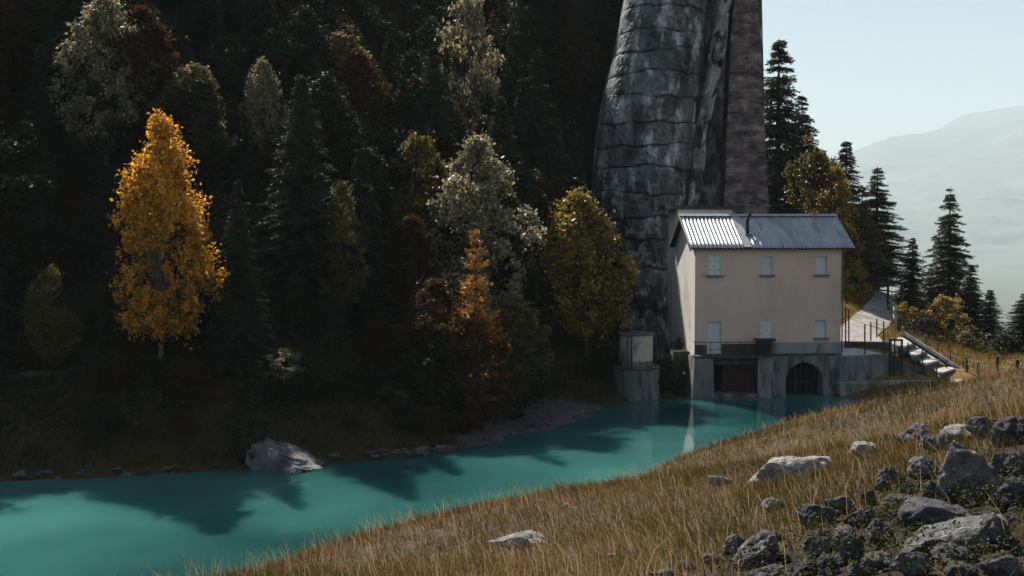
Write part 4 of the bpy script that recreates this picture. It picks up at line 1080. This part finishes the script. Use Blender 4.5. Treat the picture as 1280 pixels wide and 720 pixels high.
LM = [((197, 300), 'close to the amber birch'), ((128, 90), 'around the tall silvery tree above the birch'), ((376, 250), 'beside the tallest dark spruce'), ((524, 230), 'around the round olive topped tree'),
      ((594, 360), 'near the small orange larch'), ((700, 150), 'close to the rock buttress'), ((730, 380), 'behind the gold and olive tree'), ((430, 60), 'around the orange tinted treetop'), ((60, 380), 'near the fallen log'), ((600, 60), 'around the grey rock outcrop'), ((260, 60), 'behind the amber birch on the upper slope'), ((440, 420), 'above the dark bank between boulder and beach')]
def near(x, y, z):
    px, py = 640 + FPX * x / y, HORIZON + FPX * (CAMZ - z) / y
    return min(LM, key=lambda l: (l[0][0] - px) ** 2 + (l[0][1] - py) ** 2)[1]
LIT = [(197, 185, 59.5), (128, 40, 71), (602, 200, 74), (732, 285, 79), (524, 180, 77), (594, 300, 65.5), (424, 50, 87), (332, 95, 76), (588, 10, 99), (376, 110, 67), (376, 170, 67), (238, 105, 72), (352, 445, 60), (62, 345, 58), (545, 365, 66), (640, 385, 70)]
SX, SY, ST = math.sin(SUN_AZ), math.cos(SUN_AZ), math.tan(SUN_EL)
def sun_limit(x, y):                             # how tall a tree may grow here without shading the crowns the sun reaches
    lim = 99.0
    for a, b, d in LIT:
        p = P(a, b, d); al = (x - p.x) * SX + (y - p.y) * SY; la = abs((x - p.x) * SY - (y - p.y) * SX)
        if al > 1.5 and la < 2.4: lim = min(lim, p.z + al * ST)
    return lim
for x, y, s in placed:
    k = frng.random()
    hgt = frng.uniform(5.5, 9.5)
    px = 640 + FPX * x / y
    for bx, by in blocked:                       # keep low in front of the trees that show
        if y < by and abs(px - (640 + FPX * bx / by)) < 75: hgt = min(hgt, 3.2)
    hgt = max(2.5, min(hgt, sun_limit(x, y) - hz(x, y)))
    where = near(x, y, hz(x, y) + hgt * .6); sz = 'tall' if hgt > 7.5 else ('small' if hgt < 4.5 else 'middling')
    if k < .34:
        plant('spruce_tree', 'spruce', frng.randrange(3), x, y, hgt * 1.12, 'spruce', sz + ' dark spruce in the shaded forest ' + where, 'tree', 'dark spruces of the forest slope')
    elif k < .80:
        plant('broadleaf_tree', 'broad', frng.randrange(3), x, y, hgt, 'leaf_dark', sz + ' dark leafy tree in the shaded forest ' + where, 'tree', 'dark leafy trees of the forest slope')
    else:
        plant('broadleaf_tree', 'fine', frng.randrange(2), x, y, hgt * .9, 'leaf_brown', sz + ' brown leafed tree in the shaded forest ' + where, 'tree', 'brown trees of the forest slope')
n_ = 0; tries = 0
while n_ < 70 and tries < 5000:
    tries += 1
    y = frng.uniform(49, 90); x = frng.uniform(-.48 * y, 8)
    s, par = shore_dist(np.array([x]), np.array([y])); s = float(s[0])
    if s < 1.6 or s > 9: continue
    if BEACH0 - .3 < par[0] < BEACH1 and s < 5: continue
    plant('leafy_shrub', 'shrub', frng.randrange(2), x, y, frng.uniform(.7, 1.9), (mk := frng.choice(['leaf_dark', 'leaf_dark', 'leaf_brown'])), 'low ' + ('brown' if mk == 'leaf_brown' else 'dark green') + ' shrub on the lake bank ' + ('below the amber birch' if 640 + FPX * x / y < 290 else 'around the pointed shore boulder' if 640 + FPX * x / y < 440 else 'near the gravel beach' if 640 + FPX * x / y < 640 else 'towards the gauge tower'), 'shrub', 'low shrubs on the lake bank', wscale=1.2)
    n_ += 1

# ================================================================== ROCKS
def rock_mesh(seed, flat=.7, cuts=9, sub=5):
    g = np.random.default_rng(seed)
    bm = bmesh.new(); bmesh.ops.create_icosphere(bm, subdivisions=sub, radius=1)
    v = np.array([q.co for q in bm.verts]); f = np.array([[q.index for q in p.verts] for p in bm.faces]); bm.free()
    for _ in range(cuts):
        n = g.normal(size=3); n /= np.linalg.norm(n); d = g.uniform(.38, .8)
        k = v @ n; over = np.maximum(k - d, 0); v = v - over[:, None] * n[None, :] * .93
    v = v * np.array([1, g.uniform(.65, .95), flat])
    v = v + v / (np.linalg.norm(v, axis=1)[:, None]) * (.14 * fbm(v * 1.4 + seed, 4) - .10 * np.clip(.16 - np.abs(fbm(v * 1.9 + seed * 2, 3)), 0, 1) / .16 + .055 * fbm(v * 5 + seed, 3) + .018 * fbm(v * 14 + seed, 2))[:, None]
    m = np.abs(v).max(0); v = v / m
    return np_mesh('rock', v, f, M['boulder'], True)
ROCKS = [rock_mesh(100 + i, .7, 6 + i % 5) for i in range(10)]
def rock(name, px0, px1, py0, py1, matkey, label, var, group=None, rz=None, sink=.35, cat='rock', tilt=None, dep=None):
    # distance: where the ray under the rock's foot meets the ground
    cxp = (px0 + px1) / 2
    lo, hi = 3.0, 120.0
    ds = np.linspace(3, 110, 1500); r = ray(cxp, py1 - (py1 - py0) * .12)
    xs = r[0] / r[1] * ds; zs = CAMZ + r[2] / r[1] * ds
    hit = np.nonzero(np.maximum(height(xs, ds), 0) > zs)[0]
    d = float(ds[hit[0]]) if len(hit) else 10.0
    w = (px1 - px0) / FPX * d / 2; hh = (py1 - py0) / FPX * d
    x = (cxp - 640) / FPX * d
    dpt = dep or w * random.uniform(.7, .95)
    y = d + dpt * .6
    o = bpy.data.objects.new(name, ROCKS[var % len(ROCKS)]); link(o)
    x = (cxp - 640) / FPX * y
    zb = hz(x, y)
    ztop = CAMZ + ray(cxp, py0)[2] / ray(cxp, py0)[1] * (y)
    half = max((ztop - zb) * (1 + sink) / 2, .05, w * .22)
    o.scale = (w * 1.08, dpt, half); o.location = (x, y, ztop - half)
    o.rotation_euler = (random.uniform(-.12, .12), (tilt if tilt is not None else random.uniform(-.15, .15)), random.uniform(-.25, .25) + (PI if var % 2 else 0))
    o.material_slots[0].link = 'OBJECT'; o.material_slots[0].material = M[matkey]
    return tag(o, label, cat, group)
rock('boulder', 919, 1040, 556, 612, 'boulder_pale', 'large pale flat topped boulder lying alone in the dry grass', 0, tilt=-.2)
rock('boulder', 1068, 1110, 548, 578, 'boulder_pale', 'pale pointed rock in the grass right of the large flat boulder', 1)
rock('boulder', 1125, 1170, 528, 560, 'boulder_purple', 'purple grey rounded boulder high in the grass', 2)
rock('boulder', 1154, 1194, 543, 568, 'boulder', 'grey rock touching the purple boulder', 3)
rock('boulder', 1182, 1238, 525, 553, 'boulder_pale', 'pale split boulder right of the purple one', 4)
rock('boulder', 1100, 1139, 581, 617, 'boulder', 'rounded grey boulder with a pale lichen rim', 5)
rock('boulder', 1138, 1192, 570, 603, 'boulder', 'lichen mottled boulder above the fern leaves', 6)
rock('boulder', 1168, 1268, 556, 640, 'boulder', 'big slanting slab covered with pale lichen spots', 7, tilt=-.55)
rock('boulder', 1036, 1082, 615, 647, 'boulder', 'pale tipped grey rock at the upper edge of the heap', 8)
rock('boulder', 993, 1056, 630, 664, 'boulder_dark', 'smooth dark rock at the left edge of the heap', 9)
rock('boulder', 1060, 1100, 635, 663, 'boulder_dark', 'rounded dark stone under the pale tipped rock', 2)
rock('boulder', 1109, 1162, 618, 645, 'boulder', 'flat grey stone below the lichen rimmed boulder', 3)
rock('boulder', 1132, 1248, 622, 680, 'boulder_dark', 'biggest dark brownish boulder in the middle of the heap', 1, tilt=-.15)
rock('boulder', 1100, 1262, 645, 706, 'boulder', 'long low ridge of lichen edged rock under the dark boulder', 0, tilt=-.35)
rock('boulder', 908, 952, 668, 702, 'boulder', 'grey lichen rock at the lower left end of the heap', 6)
rock('boulder', 918, 1000, 654, 718, 'boulder', 'long tilted grey rock pointing up out of the heap', 4, tilt=-.65)
rock('boulder', 956, 988, 620, 640, 'boulder_pale', 'small pale stone sunk in grass left of the heap', 5)
rock('boulder', 886, 918, 592, 608, 'boulder_pale', 'small low stone left of the large flat boulder', 7)
rock('boulder', 612, 692, 662, 688, 'boulder_pale', 'flat pale stone half buried in the grass by the lake', 8, tilt=-.2)
def heap_word(mk, a, c):
    spots = [((950, 690), 'near the long tilted rock'), ((1025, 645), 'around the smooth dark rock'), ((1190, 650), 'around the biggest dark boulder'), ((1120, 600), 'beside the lichen rimmed boulder'), ((1215, 600), 'around the big slanting slab'), ((1200, 540), 'near the pale split boulder'), ((1150, 700), 'below the long low ridge of rock')]
    w = min(spots, key=lambda q: (q[0][0] - a) ** 2 + (q[0][1] - c) ** 2)[1]
    return ('dark stone ' if mk == 'boulder_dark' else 'grey lichened stone ') + 'in the rock heap ' + w
heap = [(1006,1050,670,700,3),(1046,1090,658,680,6),(1055,1090,668,708,9),(1088,1124,645,692,5),(942,998,704,730,2),(815,858,708,730,8),(960,985,660,680,7),(1084,1130,684,716,4),(1028,1060,690,722,1),(996,1030,694,726,0),
        (1120,1180,690,728,3),(1172,1230,676,716,5),(1226,1284,640,690,6),(1240,1300,596,640,2),(1210,1260,520,552,9),(1246,1300,510,560,4),(1190,1240,700,735,1),(1236,1300,690,735,8),(1140,1165,664,684,7),(1064,1090,700,728,5),
        (1098,1116,600,616,2),(1082,1104,612,634,8),(1160,1190,600,624,6),(1244,1276,566,596,3),(880,910,690,708,1),(1020,1040,660,672,4),(1128,1150,604,620,9),(1262,1310,560,600,5),(1200,1230,636,650,0),(850,878,700,716,6),(1100,1122,640,652,3),(975,998,690,706,8)]
for a, b, c, d, k in heap:
    rock('boulder', a, b, c, d, (mk := random.choice(['boulder', 'boulder', 'boulder_dark'])), ('large ' if b - a > 48 else 'middling ') + heap_word(mk, a, c), k, 'stones of the rock heap')
hr_ = random.Random(9); k_ = 0
while k_ < 70:
    a = hr_.uniform(880, 1275); c = hr_.uniform(560, 712); w = hr_.uniform(10, 30)
    if c < 740 - (a - 830) * .47 + 8: continue
    rock('boulder', a, a + w, c, c + w * hr_.uniform(.5, .7), (mk := hr_.choice(['boulder', 'boulder_dark', 'boulder'])), 'small ' + heap_word(mk, a, c), k_, 'stones of the rock heap', sink=.9); k_ += 1
for a, b, c, d, k in [(700, 716, 628, 636, 2), (838, 852, 664, 671, 5), (760, 776, 690, 698, 1), (1004, 1020, 590, 599, 4), (1230, 1250, 500, 512, 7)]:
    rock('boulder', a, b, c, d, 'boulder_pale', 'small pale stone showing through the dry grass', k, 'small stones in the grass')
sb_o = bpy.data.objects.new('boulder', rock_mesh(137, .8, 16)); link(sb_o)
for q in sb_o.data.vertices:                     # high at its left end, running out low to the right
    q.co.z *= .12 + .88 * ((1 - q.co.x) / 2) ** 1.7; q.co.x -= .12 * max(0, q.co.z)
sb_p = P(364, 583, 54.4); sb_o.location = (sb_p.x, sb_p.y, -.1); sb_o.scale = (2.0, 1.7, 2.9); sb_o.rotation_euler = (0, 0, .12)
sb_o.data.materials[0] = M['boulder']
tag(sb_o, 'pointed grey boulder on the far shore dipping into the water', 'boulder')
srng = random.Random(5)
shore_st = []
for k in range(70):
    px = srng.choice([srng.uniform(0, 300), srng.uniform(300, 620), srng.uniform(480, 560)])
    yb = float(np.interp(px, [a for a, b in shore_px], [b for a, b in shore_px])); w = srng.uniform(5, 20) ; py = yb + srng.uniform(-7, 1)
    rock('stone', px, px + w, py - w * .45, py, (mk := srng.choice(['boulder', 'boulder_dark', 'boulder'])), ('larger ' if w > 12 else 'small ') + ('dark' if mk == 'boulder_dark' else 'grey') + ' stone at the far waterline ' + ('below the amber birch' if px < 290 else 'beside the pointed shore boulder' if px < 440 else 'near the gravel beach'), k, 'stones along the far waterline', sink=.8)
for k in range(14):
    px = srng.uniform(610, 750); yb = float(np.interp(px, [a for a, b in shore_px], [b for a, b in shore_px])); w = srng.uniform(5, 15)
    rock('stone', px, px + w, yb - 8 - w * .4, yb - srng.uniform(4, 12), 'boulder', 'small stone lying on the gravel beach', k, 'stones on the gravel beach', sink=.8)
# rock outcrops showing among the trees left of the buttress
for a, b, c, d, k, l in [(596, 650, 92, 150, 2, 'broken grey rock outcrop among the trees high on the slope'), (655, 700, 120, 170, 5, 'steep grey rock face left of the rock buttress'), (720, 752, 50, 90, 7, 'small pale rock ledge beside the top of the buttress')]:
    p = P((a + b) / 2, (c + d) / 2, 88)
    yy = 70.0
    while hz((( a + b) / 2 - 640) / FPX * yy, yy) < CAMZ - ray(0, (c + d) / 2)[2] * -1 * yy and yy < 110: yy += .5
    x = ((a + b) / 2 - 640) / FPX * yy
    o = bpy.data.objects.new('rock_outcrop', ROCKS[k]); link(o); w = (b - a) / FPX * yy / 2
    o.location = (x, yy, P((a + b) / 2, (c + d) / 2, yy).z); o.scale = (w * 1.1, w * .8, (d - c) / FPX * yy * .55); o.rotation_euler = (0, .2, k)
    o.material_slots[0].link = 'OBJECT'; o.material_slots[0].material = M['boulder']
    tag(o, l, 'rock')
# fallen log on the far bank
la = G(-10, 528, 1.6); lb = G(190, 514, 1.9)
pts = []
for t in np.linspace(0, 1, 9):
    q = la.lerp(lb, t); q.z = max(hz(q.x, q.y) + .12, q.z - .3 * math.sin(PI * t)); pts.append(q)
tag(MB().tube(pts, [.22 - .012 * i for i in range(9)], 8).build('fallen_log', M['bark'], smooth=True), 'long dark fallen log lying on the shaded bank below the birch', 'log')

# ================================================================== GRASS AND GROUND COVER (uncountable)
def blades(name, x, y, hgt, wid, colr, lean, mat, seed, sink=.02):
    g = np.random.default_rng(seed); n = len(x); z = height(x, y) - sink
    p = np.c_[x, y, z]
    a = g.uniform(0, 2 * PI, n); sd = np.c_[np.cos(a), np.sin(a), np.zeros(n)]
    ld = lean + np.c_[g.normal(0, .35, (n, 2)), np.zeros(n)]
    w = wid[:, None]; h = hgt[:, None]; up = np.array([0, 0, 1.0])
    m = p + up * h * .55 + ld * h * .28; t = p + up * h * (1 - .12 * np.linalg.norm(ld, axis=1)[:, None]) + ld * h * .85
    v = np.stack([p - sd * w * .5, p + sd * w * .5, m + sd * w * .42, m - sd * w * .42, t - sd * w * .08, t + sd * w * .08], 1).reshape(-1, 3)
    b = np.arange(n)[:, None] * 6
    f = np.stack([b + [[0, 1, 2, 3]], b + [[3, 2, 5, 4]]], 1).reshape(-1, 4)
    c = np.repeat(colr, 6, 0)
    o = meshobj(name, np_mesh(name, v, f, mat, False, c))
    return o
N_ = 380000
u = rng.uniform(0, 1, N_); d = (np.sqrt(3.6) + u * (np.sqrt(78) - np.sqrt(3.6))) ** 2
xx = -(.45 * d + 1.2) + rng.uniform(0, 1, N_) * (.93 * d + 4.6)
hh0 = height(xx, d)
s_g, _ = shore_dist(xx, d)
ok = (hh0 > .25) & (s_g < -.5) & ~((xx > 20.5) & (d > 74.5)) & ~((xx > 11) & (d > 75))
pp = np.c_[xx, d, np.zeros(N_)]
cl = fbm(pp * 1.1, 4); cl2 = fbm(pp * .35 + 20, 3); cl3 = fbm(pp * 3.1 + 60, 2)
# bare among the heap of rocks
heap_w = heap_mask(xx, d, hh0)
ok &= rng.uniform(0, 1, N_) > .80 * heap_w + .12 * (cl3 > .25)
xx, d, cl, cl2, cl3, heap_w = xx[ok], d[ok], cl[ok], cl2[ok], cl3[ok], heap_w[ok]; n = len(xx)
hg = (.125 + .09 * cl + .06 * cl3 + .035 * rng.normal(size=n)).clip(.04) * (1 - .3 * heap_w)
tall = rng.uniform(0, 1, n) < .045 + .05 * (cl2 > .15)
hg = np.where(tall, rng.uniform(.20, .42, n), hg)
wd = .0034 * (1 + d / 8) * rng.uniform(.6, 1.4, n) * np.where(tall, .6, 1)
straw = np.array([.25, .150, .062]); rust = np.array([.135, .064, .023]); olive = np.array([.075, .060, .014]); pale = np.array([.46, .34, .20])
k1 = np.clip(.5 + 1.1 * cl + rng.normal(0, .25, n), 0, 1)[:, None]; k2 = (np.clip(.46 - 1.4 * cl2 + 0.4 * heap_w + rng.normal(0, .28, n), 0, 1) ** 1.3)[:, None]
cc = (rust * (1 - k1) + straw * k1) * (1 - k2) + olive * k2
cc = np.where(tall[:, None], pale * rng.uniform(.6, 1.05, (n, 1)), cc * rng.uniform(.65, 1.2, (n, 1)))
ln = np.c_[-.28 + .4 * fbm(np.c_[xx, d, d * 0] * .5, 2), -.15 + .4 * fbm(np.c_[xx, d, d * 0] * .5 + 33, 2), np.zeros(n)]
gr_o = blades('dry_grass', xx, d, hg, wd, cc, ln, M['grass'], 3)
tag(gr_o, 'dry rust and straw coloured grass covering the near slope', 'grass', kind='stuff')
# far side: thin dark grass on the lake bank, golden grass by the path
N_ = 60000
y = rng.uniform(46, 92, N_); x = rng.uniform(-.47, .12, N_) * y
s_g, par = shore_dist(x, y)
ok = (s_g > .35) & (s_g < 11) & ~((par > BEACH0 - .3) & (par < BEACH1 + .2) & (s_g < 3.6)) & (rng.uniform(0, 1, N_) < 1.1 - s_g / 12)
x, y = x[ok], y[ok]; n = len(x)
cc = np.array([.055, .040, .014]) * rng.uniform(.4, 1.7, (n, 1)) + np.array([.02, .012, 0]) * rng.uniform(0, 1, (n, 1))
gb = blades('bank_grass', x, y, rng.uniform(.18, .5, n), rng.uniform(.03, .06, n), cc, np.zeros((n, 3)) + [.2, -.2, 0], M['grass'], 4)
tag(gb, 'dark withered grass on the shaded lake bank', 'grass', kind='stuff')
N_ = 42000
y = rng.uniform(75, 126, N_); x = rng.uniform(21.5, 52, N_)
px_ = 640 + FPX * x / y
pl = np.interp(y, [84, 89, 93.5, 104, 117, 126], [21.6, 23.6, 26.3, 30.6, 35.4, 37.6]) - .1; prr = np.interp(y, [84, 89, 93.5, 104, 117, 126], [26.6, 27.2, 29.4, 33.2, 37.6, 39.6]) + .1
on_path = (x > pl) & (x < prr) & (y > 83)
on_ter = (x < 30.5) & (y < 86) & (y > 77.2)
ok = ~on_path & ~on_ter & (px_ < 1340) & (px_ > 1050) & (height(x, y) > .3)
x, y = x[ok], y[ok]; n = len(x); k = rng.uniform(0, 1, (n, 1))
cc = (np.array([.30, .19, .05]) * k + np.array([.12, .10, .03]) * (1 - k)) * rng.uniform(.6, 1.2, (n, 1))
gp = blades('golden_grass', x, y, rng.uniform(.2, .55, n), rng.uniform(.03, .07, n), cc, np.zeros((n, 3)) + [.1, -.2, 0], M['grass'], 5)
tag(gp, 'golden autumn grass beside the gravel path and steps', 'grass', kind='stuff')
# undergrowth leaves on the forest floor and weeds in the heap
def leaf_cover(name, x, y, zoff, size, mat, label, seed):
    g = np.random.default_rng(seed); n = len(x)
    cen = np.c_[x, y, height(x, y) + zoff]
    nr = g.normal(size=(n, 3)) * .7 + np.array([0, -.2, 1.0]); nr /= np.linalg.norm(nr, axis=1)[:, None]
    v, f = leaf_quads(cen, nr, size, .9, g)
    return tag(meshobj(name, np_mesh(name, v, f, mat)), label, 'undergrowth', kind='stuff')
N_ = 90000
y = rng.uniform(50, 110, N_); x = rng.uniform(-.5, .09, N_) * y; s_g, par = shore_dist(x, y)
cl = fbm(np.c_[x, y, 0 * x] * .5, 3)
ok = (s_g > 3) & (s_g < 50) & (cl > -.15) & ~((par > BEACH0 - .3) & (par < BEACH1) & (s_g < 4.5))
x, y, cl = x[ok], y[ok], cl[ok]
leaf_cover('undergrowth', x, y, rng.uniform(0, 1, len(x)) * (.3 + 1.3 * cl.clip(0)), rng.uniform(.08, .2, len(x)), M['leaf_dark'], 'dark leafy undergrowth between the forest trees', 8)
N_ = 16000
a = rng.uniform(0, 2 * PI, 260); cxs = 2.7 + rng.normal(0, 1.3, 260); cys = 8.4 + rng.normal(0, 1.9, 260); cys = np.maximum(cys, 4.6)
pick = rng.integers(0, 260, N_); x = cxs[pick] + rng.normal(0, .09, N_); y = cys[pick] + rng.normal(0, .09, N_)
ok = heap_mask(x, y, height(x, y)) > .45; x, y = x[ok], y[ok]; N_ = len(x)
leaf_cover('weed', x, y, rng.uniform(.02, .18, N_), rng.uniform(.007, .018, N_), M['weed'], 'low green and yellow weeds growing between the heap stones', 9)

# ================================================================== HAZE
hm = bpy.data.materials.new('haze_air'); hm.use_nodes = True
hn = hm.node_tree; hn.nodes.clear()
ho = hn.nodes.new('ShaderNodeOutputMaterial'); hv = hn.nodes.new('ShaderNodeVolumePrincipled')
hv.inputs['Color'].default_value = (.82, .95, 1.0, 1); hv.inputs['Density'].default_value = 0.00008; hv.inputs['Anisotropy'].default_value = 0.0
hn.links.new(hv.outputs[0], ho.inputs['Volume'])
tag(MB().box(-14000, 14000, -3000, 21500, -350, 2000).build('haze', hm), kind='stuff')['label'] = 'pale bluish haze filling the valley air'
